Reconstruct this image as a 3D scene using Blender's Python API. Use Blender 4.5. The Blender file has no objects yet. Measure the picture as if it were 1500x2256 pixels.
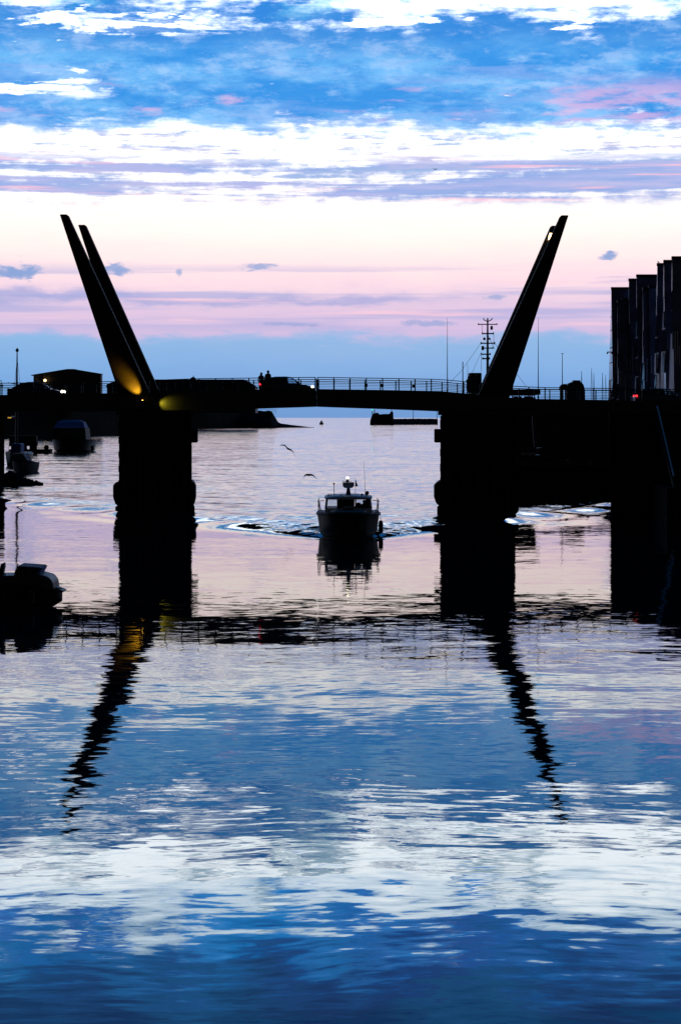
import bpy, bmesh, math, random
import numpy as np
from mathutils import Vector, Matrix
random.seed(7)
S = bpy.context.scene
COL = S.collection
F = 4290.0            # focal length of the photograph in its own pixels
H = 7.4               # eye height above the water (m)
HY = 920.0            # row of the horizon in the photograph

# ------------------------------------------------------------------ camera
cam_d = bpy.data.cameras.new('camera')
cam = bpy.data.objects.new('camera', cam_d); COL.objects.link(cam)
cam.location = (0, 0, H); cam.rotation_euler = (math.radians(90), 0, 0)
cam_d.sensor_fit = 'VERTICAL'; cam_d.sensor_height = 36; cam_d.sensor_width = 24
cam_d.lens = 36 * F / 2256.0
cam_d.shift_y = -(1128 - HY) / 2256.0
cam_d.clip_start = 0.5; cam_d.clip_end = 80000
S.camera = cam
S.view_settings.view_transform = 'Standard'; S.view_settings.look = 'None'
S.view_settings.exposure = 0.0; S.view_settings.gamma = 1.0; S.view_settings.use_curve_mapping = False
S.render.engine = 'CYCLES'
S.cycles.use_denoising = True
S.cycles.max_bounces = 6; S.cycles.caustics_reflective = False; S.cycles.caustics_refractive = False
S.cycles.transparent_max_bounces = 12


def P(px, py, Y):
    """a point at depth Y that lies in the direction of a pixel of the photograph"""
    return Vector(((px - 750) * Y / F, Y, H - (py - HY) * Y / F))


def lin(c):
    return tuple(((v / 255) / 12.92 if v / 255 <= .04045 else ((v / 255 + .055) / 1.055) ** 2.4) for v in c) + (1.0,)


# ------------------------------------------------------------------ node helper
class E:
    tree = None

    def __init__(s, sock): s.s = sock

    @staticmethod
    def math(op, *a, clamp=False):
        n = E.tree.nodes.new('ShaderNodeMath'); n.operation = op; n.use_clamp = clamp
        for i, v in enumerate(a):
            if isinstance(v, E): E.tree.links.new(v.s, n.inputs[i])
            else: n.inputs[i].default_value = v
        return E(n.outputs[0])

    def __add__(s, o): return E.math('ADD', s, o)
    __radd__ = __add__
    def __sub__(s, o): return E.math('SUBTRACT', s, o)
    def __rsub__(s, o): return E.math('SUBTRACT', o, s)
    def __mul__(s, o): return E.math('MULTIPLY', s, o)
    __rmul__ = __mul__
    def __truediv__(s, o): return E.math('DIVIDE', s, o)
    def __neg__(s): return E.math('MULTIPLY', s, -1.0)


def smooth(v, a, b, lo=0.0, hi=1.0):
    n = E.tree.nodes.new('ShaderNodeMapRange'); n.interpolation_type = 'SMOOTHSTEP'
    for i, k in enumerate((v, a, b, lo, hi)):
        if isinstance(k, E): E.tree.links.new(k.s, n.inputs[i])
        else: n.inputs[i].default_value = k
    return E(n.outputs[0])


def comb(x, y, z):
    n = E.tree.nodes.new('ShaderNodeCombineXYZ')
    for i, k in enumerate((x, y, z)):
        if isinstance(k, E): E.tree.links.new(k.s, n.inputs[i])
        else: n.inputs[i].default_value = k
    return E(n.outputs[0])


def noise(vec, scale=1.0, detail=4, rough=.55, out=0, dist=0.0):
    n = E.tree.nodes.new('ShaderNodeTexNoise')
    n.inputs['Scale'].default_value = scale; n.inputs['Detail'].default_value = detail
    n.inputs['Roughness'].default_value = rough; n.inputs['Distortion'].default_value = dist
    E.tree.links.new(vec.s, n.inputs['Vector'])
    return E(n.outputs[out])


def mix(f, a, b):
    n = E.tree.nodes.new('ShaderNodeMix'); n.data_type = 'RGBA'; n.clamp_factor = True
    for i, k in ((0, f), (6, a), (7, b)):
        if isinstance(k, E): E.tree.links.new(k.s, n.inputs[i])
        else: n.inputs[i].default_value = k
    return E(n.outputs[2])


def vmath(op, *a):
    n = E.tree.nodes.new('ShaderNodeVectorMath'); n.operation = op
    j = 0
    for k in a:
        if op == 'SCALE' and j == 1: j = 3
        if isinstance(k, E): E.tree.links.new(k.s, n.inputs[j])
        else: n.inputs[j].default_value = k
        j += 1
    return E(n.outputs[0])


def ramp(f, stops, interp='LINEAR'):
    n = E.tree.nodes.new('ShaderNodeValToRGB'); cr = n.color_ramp; cr.interpolation = interp
    stops = sorted(stops)
    cr.elements[0].position, cr.elements[0].color = stops[0]
    cr.elements[1].position, cr.elements[1].color = stops[-1]
    for p, c in stops[1:-1]:
        e = cr.elements.new(p); e.color = c
    E.tree.links.new(f.s, n.inputs[0])
    return E(n.outputs[0])


# ------------------------------------------------------------------ world: a dusk sky, glow ahead, deep blue overhead and behind
W = bpy.data.worlds.new('World'); S.world = W; W.use_nodes = True
nt = W.node_tree; nt.nodes.clear(); E.tree = nt
tc = nt.nodes.new('ShaderNodeTexCoord')
sx = nt.nodes.new('ShaderNodeSeparateXYZ'); nt.links.new(tc.outputs['Generated'], sx.inputs[0])
X, Yd, Z = (E(sx.outputs[i]) for i in range(3))
hl = E.math('MAXIMUM', E.math('SQRT', X * X + Yd * Yd), 0.02)
V = E.math('MAXIMUM', Z, 0.0) / hl * F                # height above the horizon, in units of the photograph
U = E.math('ARCTAN2', X, Yd) * F


def sn(L, Hh, detail=5, rough=.55, off=0.0, dist=0.0):
    return noise(comb(X * (F / L) + off, Yd * (F / L), Z * (F / Hh) + off), 1.0, detail, rough, 0, dist)


def band(v, a, b, c, d):
    return smooth(v, a, b) * smooth(v, c, d, 1.0, 0.0)


nw = sn(420, 90, 5, .55, 3.1)
nf = sn(120, 36, 7, .62, 9.7)
vb = V + (nw - .5) * 60 + (nf - .5) * 64
VM = 3000.0
base = ramp(vb / VM, [(p / VM, lin(c)) for p, c in [
    (0, (104, 160, 218)), (30, (98, 164, 226)), (110, (114, 178, 234)), (172, (128, 184, 234)), (186, (200, 188, 230)), (235, (218, 196, 228)),
    (290, (238, 212, 229)), (335, (249, 224, 230)), (385, (254, 235, 233)), (440, (255, 244, 240)), (510, (255, 251, 249)),
    (640, (255, 255, 255)), (1000, (246, 250, 255)), (1180, (190, 222, 250)), (1500, (70, 140, 215)), (3000, (16, 62, 130))]])
glow = ramp(V / VM, [(p / VM, (g / 4,) * 3 + (1,)) for p, g in [
    (0, .94), (160, .96), (300, 1.04), (380, 1.08), (450, 1.12), (600, 1.34), (800, 1.9), (880, 2.6), (980, 3.1), (1080, 2.8), (1250, 1.4), (1600, .8), (3000, .55)]])
sep = nt.nodes.new('ShaderNodeSeparateColor'); nt.links.new(glow.s, sep.inputs[0])
G = E(sep.outputs[0]) * 4.0
col = vmath('SCALE', base, G)

# thin violet bars and rosy streaks low down
n3 = sn(900, 26, 5, .5, 21.0)
m3 = smooth(n3, .49, .62) * band(V, 178, 215, 300, 350) * .75
col = mix(m3, col, lin((164, 172, 224)))
gb = (vb - 262) / 13.0
barm = E.math('POWER', 2.718, -(gb * gb)) * smooth(U + (nw - .5) * 900, 100, 420, 1.0, 0.0) * .85
col = mix(barm, col, lin((158, 168, 222)))
n3b = sn(600, 15, 4, .5, 55.0)
col = mix(smooth(n3b, .57, .68) * band(V, 190, 210, 290, 330) * .55, col, lin((255, 206, 222)))
n3c = sn(520, 30, 6, .6, 71.0)
col = mix(smooth(n3c, .58, .66) * band(V, 285, 300, 330, 350) * smooth(U, 0, 300) * .8, col, lin((196, 180, 222)))
# small separate clouds
npf = sn(34, 20, 6, .62, 101.0); npf2 = sn(60, 22, 6, .62, 117.0)
for (cx, cy, rx, ry, a) in ((40, 600, 52, 17, 1.0), (262, 596, 38, 11, .9), (395, 601, 8, 7, .7), (572, 589, 36, 10, .8),
                            (1342, 567, 26, 8, .95), (950, 712, 55, 8, .7), (1090, 655, 26, 6, .7), (640, 716, 60, 5, .6)):
    ddx = (U - (math.atan((cx - 750) / F) * F)) / rx + (npf - .5) * 2.6
    ddy = (V - (HY - cy)) / ry + (npf2 - .5) * 5.0
    mm = smooth(ddx * ddx + ddy * ddy, .1, 1.5, 1.0, 0.0) * a
    col = mix(mm, col, lin((126, 160, 216)))
fine = sn(60, 22, 7, .65, 131.0)
n1c = sn(400, 120, 8, .62, 61.0); n1d = sn(130, 46, 9, .68, 27.0)
# broken lilac streaks at mid height
n2 = sn(760, 26, 6, .58, 33.0); n2b = sn(300, 20, 6, .6, 12.0)
m2 = smooth(n2 + (n2b - .5) * .5 + (fine - .5) * .42 + smooth(U, -750, 750, -.03, .09), .36, .56) * band(V + (fine - .5) * 40, 458, 490, 556, 590)
lil = mix(smooth(n2b, .4, .62), lin((126, 162, 228)), lin((166, 176, 232)))
lil = mix(smooth(sn(420, 12, 4, .5, 44.0), .56, .66) * .8, lil, lin((250, 190, 214)))
col = mix(m2 * .95, col, lil)
m2c = smooth(sn(260, 17, 8, .64, 81.0) + (fine - .5) * .5, .49, .66) * band(V, 480, 520, 650, 690) * .93
col = mix(m2c, col, mix(smooth(n2b, .4, .6), lin((150, 180, 230)), lin((190, 190, 232))))
# the big blue bank
n1 = sn(170, 62, 9, .62, 5.0); n1L = sn(420, 110, 4, .5, 91.0)
lo = 634 + (n1 - .5) * 90 + (n1L - .5) * 40
hi = 880 + (n1 - .5) * 150 + (n1L - .5) * 190 + smooth(U, -750, -200, 60, 0)
wsp = sn(330, 22, 7, .6, 14.0)
m1 = smooth(V - lo + (wsp - .5) * 120 + (fine - .5) * 110 + (n1d - .5) * 60, -30, 30) * smooth(V - hi + (wsp - .5) * 130 + (fine - .5) * 90 + (n1d - .5) * 60, -20, 60, 1.0, 0.0)
hol = sn(210, 40, 8, .62, 17.0)
holm = smooth(hol + smooth(U, -700, -250, .12, 0.0) * band(V, 670, 700, 740, 760) + band(V, 830, 850, 880, 900) * .06, .645, .70)
for (cx, cy, rx, ry, a) in ((60, 208, 150, 12, .9), (150, 182, 60, 12, .8), (330, 55, 170, 14, .7), (120, 50, 60, 9, .8)):
    ddx = (U - (math.atan((cx - 750) / F) * F)) / rx + (fine - .5) * 2.6
    ddy = (V - (HY - cy)) / ry + (wsp - .5) * 8.0 + (fine - .5) * 4.0
    holm = E.math('MAXIMUM', holm, smooth(ddx * ddx + ddy * ddy, .0, 1.6, 1.0, 0.0) * a)
m1 = m1 * (1.0 - holm * .95)
c1 = mix(smooth(n1c + (n1d - .5) * .55, .36, .64), lin((18, 138, 222)), lin((108, 184, 242)))
c1 = mix(smooth(V + (n1d - .5) * 160, 775, 850) * .75, c1, lin((4, 122, 210)))
c1 = mix(smooth(fine + (n1d - .5) * .8, .46, .72) * .5, c1, lin((170, 204, 246)))
c1 = mix(smooth(sn(500, 50, 6, .6, 37.0), .5, .66) * .6, c1, lin((126, 168, 232)))
pk = smooth(sn(150, 26, 8, .62, 47.0) + smooth(U, 250, 700, 0.0, .17) + smooth(U, -500, -200, .03, 0.0), .56, .72) * band(V, 630, 655, 700, 760)
c1 = mix(pk * .6, c1, lin((226, 176, 216)))
col = mix(m1, col, vmath('SCALE', c1, 1.1))
# darker blue cloud above the picture
n0 = sn(360, 170, 8, .6, 66.0)
m0 = smooth(V + (n0 - .5) * 900 + (n1 - .5) * 260, 1085, 1170)
mw = smooth(n0 + (n1d - .5) * .6, .50, .62) * band(V, 850, 930, 1200, 1300) * .75
col = mix(mw, col, lin((96, 196, 246)))
c0 = mix(smooth(n1c, .36, .66), lin((0, 92, 190)), lin((8, 150, 240)))
col = mix(m0 * .93, col, vmath('SCALE', c0, smooth(V, 1090, 1360, 2.4, .8)))
# the light fails away from the glow and towards the zenith
az = smooth(Yd / hl, .1, .98, .012, 1.0)
zen = smooth(Z, .25, .9, 1.0, .30)
col = vmath('SCALE', col, az * zen)
sky = nt.nodes.new('ShaderNodeTexSky'); sky.sky_type = 'NISHITA'; sky.sun_disc = False
sky.sun_elevation = math.radians(-1.5); sky.sun_rotation = 0.0; sky.altitude = 10; sky.air_density = 1.0; sky.dust_density = 1.0
bg1 = nt.nodes.new('ShaderNodeBackground'); nt.links.new(col.s, bg1.inputs[0]); bg1.inputs[1].default_value = 1.0
bg2 = nt.nodes.new('ShaderNodeBackground'); nt.links.new(sky.outputs[0], bg2.inputs[0]); bg2.inputs[1].default_value = 0.05
ad = nt.nodes.new('ShaderNodeAddShader'); nt.links.new(bg1.outputs[0], ad.inputs[0]); nt.links.new(bg2.outputs[0], ad.inputs[1])
wo = nt.nodes.new('ShaderNodeOutputWorld'); nt.links.new(ad.outputs[0], wo.inputs[0])
W.cycles.sampling_method = 'MANUAL'; W.cycles.sample_map_resolution = 2048


# ------------------------------------------------------------------ materials
MATS = {}


def mat(name, colr, rough=.6, metal=0.0, var=.25, scale=1.2, spec=.5, emit=None, estr=0.0, bump=0.0):
    if name in MATS: return MATS[name]
    m = bpy.data.materials.new(name); m.use_nodes = True
    t = m.node_tree; E.tree = t
    b = t.nodes['Principled BSDF']
    b.inputs['Roughness'].default_value = rough; b.inputs['Metallic'].default_value = metal
    b.inputs['Specular IOR Level'].default_value = spec
    g = t.nodes.new('ShaderNodeTexCoord')
    n = noise(E(g.outputs['Object']), scale, 6, .6)
    lo_ = tuple(max(0, c * (1 - var)) for c in colr) + (1,); hi_ = tuple(c * (1 + var) for c in colr) + (1,)
    c = mix(smooth(n, .35, .65), lo_, hi_)
    t.links.new(c.s, b.inputs['Base Color'])
    if bump:
        bn = t.nodes.new('ShaderNodeBump'); bn.inputs['Distance'].default_value = bump; bn.inputs['Strength'].default_value = .6
        n2_ = noise(E(g.outputs['Object']), scale * 6, 5, .6)
        t.links.new(n2_.s, bn.inputs['Height']); t.links.new(bn.outputs[0], b.inputs['Normal'])
    if emit:
        b.inputs['Emission Color'].default_value = emit + (1,); b.inputs['Emission Strength'].default_value = estr
    MATS[name] = m
    return m


def glass_mat():
    m = bpy.data.materials.new('thin_glass'); m.use_nodes = True; t = m.node_tree; t.nodes.clear(); E.tree = t
    tr = t.nodes.new('ShaderNodeBsdfTransparent'); tr.inputs[0].default_value = (.80, .86, .90, 1)
    gl = t.nodes.new('ShaderNodeBsdfGlossy'); gl.inputs['Roughness'].default_value = .02
    fr = t.nodes.new('ShaderNodeFresnel'); fr.inputs[0].default_value = 1.45
    g = t.nodes.new('ShaderNodeTexCoord'); n = noise(E(g.outputs['Object']), 3, 3, .5)
    f = E(fr.outputs[0]) * .7 + n * .02
    mx = t.nodes.new('ShaderNodeMixShader'); t.links.new(f.s, mx.inputs[0])
    t.links.new(tr.outputs[0], mx.inputs[1]); t.links.new(gl.outputs[0], mx.inputs[2])
    o = t.nodes.new('ShaderNodeOutputMaterial'); t.links.new(mx.outputs[0], o.inputs[0])
    return m


M = dict(
    steel=mat('dark_painted_steel', (.030, .033, .038), .55, 0, .3, .8),
    pylon=mat('pylon_steel', (.030, .031, .034), .75, 0, .25, .6, spec=.08, bump=.004),
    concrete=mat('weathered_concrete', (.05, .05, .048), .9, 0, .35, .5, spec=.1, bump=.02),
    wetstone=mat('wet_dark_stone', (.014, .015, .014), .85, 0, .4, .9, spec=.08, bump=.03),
    timber=mat('tarred_timber', (.022, .019, .016), .8, 0, .4, 1.5, bump=.01),
    asphalt=mat('asphalt', (.045, .045, .047), .9, 0, .2, 4),
    rail=mat('railing_steel', (.05, .055, .06), .45, .6, .2, 3),
    planks=mat('old_planks', (.014, .013, .012), 1.0, 0, .3, 1.2, spec=0.0),
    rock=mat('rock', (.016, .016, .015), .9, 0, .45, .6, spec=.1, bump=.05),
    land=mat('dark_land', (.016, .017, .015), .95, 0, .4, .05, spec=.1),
    shed=mat('corrugated_shed', (.035, .038, .045), .6, 0, .25, .2),
    carblack=mat('dark_car_paint', (.018, .020, .024), .25, 0, .1, 2, spec=.6),
    cargrey=mat('grey_car_paint', (.06, .065, .075), .28, 0, .1, 2, spec=.6),
    carblue=mat('blue_car_paint', (.022, .028, .05), .26, 0, .1, 2, spec=.6),
    tyre=mat('tyre_rubber', (.012, .012, .012), .85, 0, .2, 6),
    rim=mat('alloy', (.20, .20, .21), .35, .8, .1, 6),
    carglass=mat('car_glass_dark', (.01, .011, .013), .08, 0, .05, 2),
    hull=mat('dark_hull_paint', (.012, .010, .008), .5, 0, .3, 1.1, spec=.25),
    white=mat('white_boat_paint', (.62, .64, .66), .4, 0, .08, 1.4),
    grey=mat('grey_boat_paint', (.07, .075, .085), .5, 0, .15, 1.2),
    canvas=mat('pale_canvas', (.14, .17, .24), .85, 0, .12, 1.5),
    bluecanvas=mat('blue_canvas', (.07, .16, .42), .8, 0, .15, 1.5),
    rubber=mat('black_rubber', (.012, .012, .013), .6, 0, .3, 5),
    cloth=mat('dark_clothing', (.02, .021, .027), .9, 0, .35, 5),
    hair=mat('dark_hair', (.012, .009, .007), .7, 0, .3, 20),
    skin=mat('skin', (.22, .13, .10), .6, 0, .1, 10),
    feather=mat('gull_feathers', (.10, .12, .15), .8, 0, .3, 5),
    cladding=mat('blue_grey_zinc_cladding', (.17, .20, .32), .5, .1, .35, .25),
    zinc=mat('pale_zinc', (.62, .60, .64), .25, .8, .15, .3),
    winglass=mat('window_glass', (.02, .025, .032), .06, 0, .2, .6, spec=.8),
    mast=mat('mast_paint', (.05, .05, .055), .5, .2, .2, 2),
    galv=mat('galvanised_steel', (.42, .44, .46), .4, .5, .12, 2.5),
    ship=mat('ship_paint', (.018, .02, .028), .7, 0, .3, .5),
    shipwhite=mat('ship_white_paint', (.30, .31, .33), .5, 0, .15, .6),
    head=mat('headlight_lit', (.8, .8, .75), .2, emit=(1, .90, .68), estr=5.0),
    tail=mat('tail_light_lit', (.4, .02, .02), .3, emit=(1, .03, .04), estr=2.0),
    lampw=mat('warm_lamp_lit', (.8, .7, .5), .3, emit=(1, .62, .25), estr=7.0),
    lampy=mat('amber_lens_lit', (.8, .6, .2), .3, emit=(1, .52, .06), estr=9.0),
    doorlit=mat('lit_doorway', (.5, .35, .12), .6, emit=(1, .55, .08), estr=.55),
    mastlit=mat('masthead_lamp_lit', (.9, .9, .8), .3, emit=(1, .93, .62), estr=5.0),
    green=mat('green_lamp_lit', (.05, .6, .4), .3, emit=(.02, 1, .62), estr=1.2),
)
M['glass'] = glass_mat()


# ------------------------------------------------------------------ mesh helpers
def box(bm, x0, x1, y0, y1, z0, z1):
    v = [bm.verts.new((x, y, z)) for x in (x0, x1) for y in (y0, y1) for z in (z0, z1)]
    for f in ((0, 1, 3, 2), (4, 6, 7, 5), (0, 4, 5, 1), (2, 3, 7, 6), (0, 2, 6, 4), (1, 5, 7, 3)):
        bm.faces.new([v[i] for i in f])


def prism(bm, pts, y0, y1):
    """pts: (x, z) outline, extruded from y0 to y1"""
    a = [bm.verts.new((x, y0, z)) for x, z in pts]; b = [bm.verts.new((x, y1, z)) for x, z in pts]
    bm.faces.new(a); bm.faces.new(b[::-1])
    n = len(pts)
    for i in range(n): bm.faces.new((a[i], b[i], b[(i + 1) % n], a[(i + 1) % n]))


def prism_z(bm, pts, z0, z1):
    a = [bm.verts.new((x, y, z0)) for x, y in pts]; b = [bm.verts.new((x, y, z1)) for x, y in pts]
    bm.faces.new(a[::-1]); bm.faces.new(b)
    n = len(pts)
    for i in range(n): bm.faces.new((a[i], a[(i + 1) % n], b[(i + 1) % n], b[i]))


def tube(bm, pts, r, n=6, r1=None):
    pts = [Vector(p) for p in pts]; rings = []
    k = len(pts)
    for i, p in enumerate(pts):
        d = (pts[min(i + 1, k - 1)] - pts[max(i - 1, 0)]).normalized()
        up = Vector((0, 0, 1)) if abs(d.z) < .95 else Vector((1, 0, 0))
        a = d.cross(up).normalized(); b = d.cross(a).normalized()
        rr = r if r1 is None else r + (r1 - r) * i / (k - 1)
        rings.append([bm.verts.new(p + (a * math.cos(t) + b * math.sin(t)) * rr) for t in (2 * math.pi * j / n for j in range(n))])
    for i in range(k - 1):
        for j in range(n): bm.faces.new((rings[i][j], rings[i][(j + 1) % n], rings[i + 1][(j + 1) % n], rings[i + 1][j]))
    bm.faces.new(rings[0][::-1]); bm.faces.new(rings[-1])


def lathe(bm, c, prof, n=12, axis='z'):
    rings = []
    for r, h in prof:
        ring = []
        for j in range(n):
            t = 2 * math.pi * j / n
            a, b = r * math.cos(t), r * math.sin(t)
            o = (a, b, h) if axis == 'z' else ((a, h, b) if axis == 'y' else (h, a, b))
            ring.append(bm.verts.new(Vector(c) + Vector(o)))
        rings.append(ring)
    for i in range(len(rings) - 1):
        for j in range(n): bm.faces.new((rings[i][j], rings[i][(j + 1) % n], rings[i + 1][(j + 1) % n], rings[i + 1][j]))
    bm.faces.new(rings[0][::-1]); bm.faces.new(rings[-1])


def ball(bm, c, r, n=10, sz=1.0):
    k = 6
    lathe(bm, c, [(max(.001, r * math.sin(math.pi * i / k)), -r * sz * math.cos(math.pi * i / k)) for i in range(k + 1)], n)


def loft(bm, rings, cap=True):
    R = [[bm.verts.new(p) for p in r] for r in rings]; n = len(R[0])
    for i in range(len(R) - 1):
        for j in range(n): bm.faces.new((R[i][j], R[i][(j + 1) % n], R[i + 1][(j + 1) % n], R[i + 1][j]))
    if cap: bm.faces.new(R[0][::-1]); bm.faces.new(R[-1])


def bevel(bm, w, seg=1):
    bmesh.ops.remove_doubles(bm, verts=bm.verts, dist=1e-5)
    bmesh.ops.bevel(bm, geom=list(bm.edges), offset=w, segments=seg, affect='EDGES', clamp_overlap=True)


def mk(name, bm, m, parent=None, smoothf=False, origin=None, loc=None):
    """link a bmesh as one object; world-space coordinates are taken relative to origin"""
    bmesh.ops.recalc_face_normals(bm, faces=bm.faces)
    if origin is not None: bmesh.ops.translate(bm, verts=bm.verts, vec=-Vector(origin))
    if smoothf:
        for e in bm.edges: e.smooth = len(e.link_faces) == 2 and e.calc_face_angle(0) < .75
    me = bpy.data.meshes.new(name); bm.to_mesh(me); bm.free()
    if smoothf:
        for p in me.polygons: p.use_smooth = True
    me.materials.append(m)
    o = bpy.data.objects.new(name, me); COL.objects.link(o)
    if parent is not None: o.parent = parent
    if loc is not None: o.location = loc
    return o


def inst(name, me, parent, loc, rot=None, scale=None):
    o = bpy.data.objects.new(name, me); COL.objects.link(o); o.parent = parent; o.location = loc
    if rot is not None: o.rotation_euler = rot
    if scale is not None: o.scale = scale
    return o


def tag(o, label=None, cat=None, group=None, kind=None):
    if label: o['label'] = label
    if cat: o['category'] = cat
    if group: o['group'] = group
    if kind: o['kind'] = kind
    return o


class Thing:
    """an Empty at the base of a thing; parts are given in world coordinates"""
    def __init__(s, name, loc, label, cat, group=None, rotz=0.0):
        s.o = bpy.data.objects.new(name, None); COL.objects.link(s.o)
        s.o.location = loc; s.o.rotation_euler = (0, 0, rotz); s.loc = Vector(loc); s.o.empty_display_size = .3
        tag(s.o, label, cat, group)

    def part(s, name, bm, m, parent=None, smoothf=False):
        return mk(name, bm, m, parent or s.o, smoothf, origin=s.loc)


NB = bmesh.new

# ------------------------------------------------------------------ water: one sheet to the horizon with the boat's wake raised in it
BX, BY = 0.50, 118.5                       # the boat's stem at the waterline


def axis_pts(segs):
    out = []
    for a, b, step in segs:
        n = max(1, int(round(abs(b - a) / step)))
        out += [a + (b - a) * i / n for i in range(n)]
    out.append(segs[-1][1])
    return np.array(out)


xs = axis_pts([(-30000, -2000, 7000), (-2000, -200, 450), (-200, -60, 20), (-60, -36, 3), (-36, -6, .25), (-6, 7, .16), (7, 32, .25), (32, 60, 3), (60, 200, 20), (200, 2000, 450), (2000, 30000, 7000)])
ys = axis_pts([(-300, 0, 100), (0, 100, 10), (100, 112, 1), (112, 124, .16), (124, 185, .25), (185, 215, 2), (215, 400, 20), (400, 4000, 400), (4000, 60000, 8000)])
GX, GY = np.meshgrid(xs, ys)
tL, tR = math.tan(math.radians(28.3)), math.tan(math.radians(27.4))
side = np.where(GX < BX, -1.0, 1.0)
tt = np.where(side < 0, tL, tR)
along = GY - (BY + .4)
dperp = (np.abs(GX - BX) - (0.55 + np.clip(along, 0, None) * tt)) * np.cos(np.arctan(tt))       # >0 outside the V (calm side)
rad = np.sqrt((GX - BX) ** 2 + along ** 2)
rng = np.random.default_rng(5)
wob = .35 * np.sin(GY * .35 + side * 1.3) + .25 * np.sin(GX * .6)
dp = dperp + wob * np.clip(rad / 20, 0, 1)
amp = .72 * np.exp(-rad / 60.0) + .05
gate = 1 / (1 + np.exp(-(along - .5) * 2.0)) * np.exp(-(np.clip(rad - 66, 0, None) / 10) ** 2) * np.clip(.28 + rad / 34, 0, 1)
ww = .8 + 1.5 * np.clip(rad / 22, 0, 1)
vary = .8 + .35 * np.sin(along * .55 + side) * np.sin(along * .21 + 2)
Zw = amp * vary * np.exp(-(dp / ww) ** 2) * gate
Zw += .34 * amp * np.exp(-((dp + 5.6) / 1.9) ** 2) * gate * np.clip((rad - 8) / 10, 0, 1)
Zw += .24 * amp * np.exp(-((dp + 10.8) / 2.2) ** 2) * gate * np.clip((rad - 18) / 10, 0, 1)
Zw += -.22 * amp * np.exp(-((dp + 2.9) / 1.5) ** 2) * gate
Zw += .16 * amp * np.exp(-((dp - 4.2) / 1.5) ** 2) * gate * np.clip((rad - 12) / 10, 0, 1)
# the roll of water pushed up round the bow
hb = 1.55 * (1 - np.exp(-np.clip(GY - (BY - .7), 0, None) / 1.2))
dh = np.abs(GX - BX) - hb
Zw += .17 * np.exp(-(dh / .42) ** 2) * np.exp(-((GY - (BY + 1.2)) / 2.6) ** 2)
# churned water behind and beside the hull
for k in range(26):
    a = rng.uniform(0, 2 * math.pi); L = rng.uniform(.7, 2.2); ph = rng.uniform(0, 6.28)
    Zw += .006 * L / 1.4 * np.sin((GX * math.cos(a) + GY * math.sin(a)) * 2 * math.pi / L + ph) * np.exp(-(np.clip(dperp, 0, None) / .6) ** 2) * np.exp(-((GY - 124) / 13) ** 2) * np.exp(-((GX - BX) / 8) ** 2) * (along > 0)
inner = (np.abs(GX) < 36) & (GY > 100) & (GY < 200)
Zw = np.where(inner, Zw, 0.0)
chop = 1 / (1 + np.exp(dp / .55)) * (along > -.5)
shelter = np.exp(-(((GX - 20) / 7.5) ** 4 + ((GY - 168) / 22) ** 4))
chop = chop * (1 - .5 * shelter)
churn = np.exp(-((GY - 125) / 9) ** 2) * np.exp(-(np.abs(GX - BX) / 8.0) ** 2) * chop
verts = np.stack([GX, GY, Zw], -1).reshape(-1, 3)
ny, nx = GX.shape
ii = np.arange(ny * nx).reshape(ny, nx)
quads = np.stack([ii[:-1, :-1], ii[:-1, 1:], ii[1:, 1:], ii[1:, :-1]], -1).reshape(-1, 4)
me = bpy.data.meshes.new('water')
me.vertices.add(len(verts)); me.vertices.foreach_set('co', verts.astype(np.float32).ravel())
me.loops.add(quads.size); me.loops.foreach_set('vertex_index', quads.astype(np.int32).ravel())
me.polygons.add(len(quads)); me.polygons.foreach_set('loop_start', (np.arange(len(quads)) * 4).astype(np.int32))
me.polygons.foreach_set('use_smooth', np.ones(len(quads), bool))
me.update(); me.validate()
at = me.attributes.new('chop', 'FLOAT', 'POINT'); at.data.foreach_set('value', (chop + 1.0 * churn).astype(np.float32).ravel())
water = bpy.data.objects.new('water', me); COL.objects.link(water); tag(water, kind='structure')
wm = bpy.data.materials.new('harbour_water'); wm.use_nodes = True; t = wm.node_tree; E.tree = t
pb = t.nodes['Principled BSDF']
pb.inputs['Base Color'].default_value = (.0006, .006, .014, 1); pb.inputs['Roughness'].default_value = .015
pb.inputs['IOR'].default_value = 1.45; pb.inputs['Specular Tint'].default_value = (.10, .70, 1.0, 1)
geo = t.nodes.new('ShaderNodeNewGeometry'); pos = E(geo.outputs['Position'])
atn = t.nodes.new('ShaderNodeAttribute'); atn.attribute_name = 'chop'; CH = E(atn.outputs['Fac'])
half = (.5, .5, .5)


def slope(vec, scale, detail, amt, rough=.5):
    n = vmath('SUBTRACT', noise(vec, scale, detail, rough, 1), half)
    return vmath('SCALE', n, amt)


wrp = vmath('SCALE', vmath('SUBTRACT', noise(pos, .12, 2, .5, 1), half), 3.0)
pst = vmath('MULTIPLY', vmath('ADD', pos, wrp), (.30, 1.0, 1.0))          # ripples lie across the channel
patch = noise(pos, .045, 3, .5)
pm = smooth(patch, .36, .64, .6, 1.3)
calm = vmath('ADD', slope(pst, .16, 2, .020), slope(pst, .8, 2, .026 * pm))
calm = vmath('ADD', calm, slope(pst, 3.4, 3, .042 * pm))
calm = vmath('ADD', calm, slope(pst, 10.0, 2, .013))
rough_ = vmath('ADD', slope(pst, .35, 3, .15), slope(pst, 2.2, 4, .24))
# seen this low, only the faces of the wavelets that lean this way show
rough_ = vmath('ADD', rough_, (0, -.023, 0))
calm = vmath('ADD', calm, (0, -.0010, 0))
sl = vmath('ADD', calm, vmath('SCALE', rough_, CH))
sl = vmath('MULTIPLY', sl, (1, 1, 0))
nn = vmath('NORMALIZE', vmath('ADD', E(geo.outputs['Normal']), sl))
t.links.new(nn.s, pb.inputs['Normal'])
me.materials.append(wm)

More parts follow.
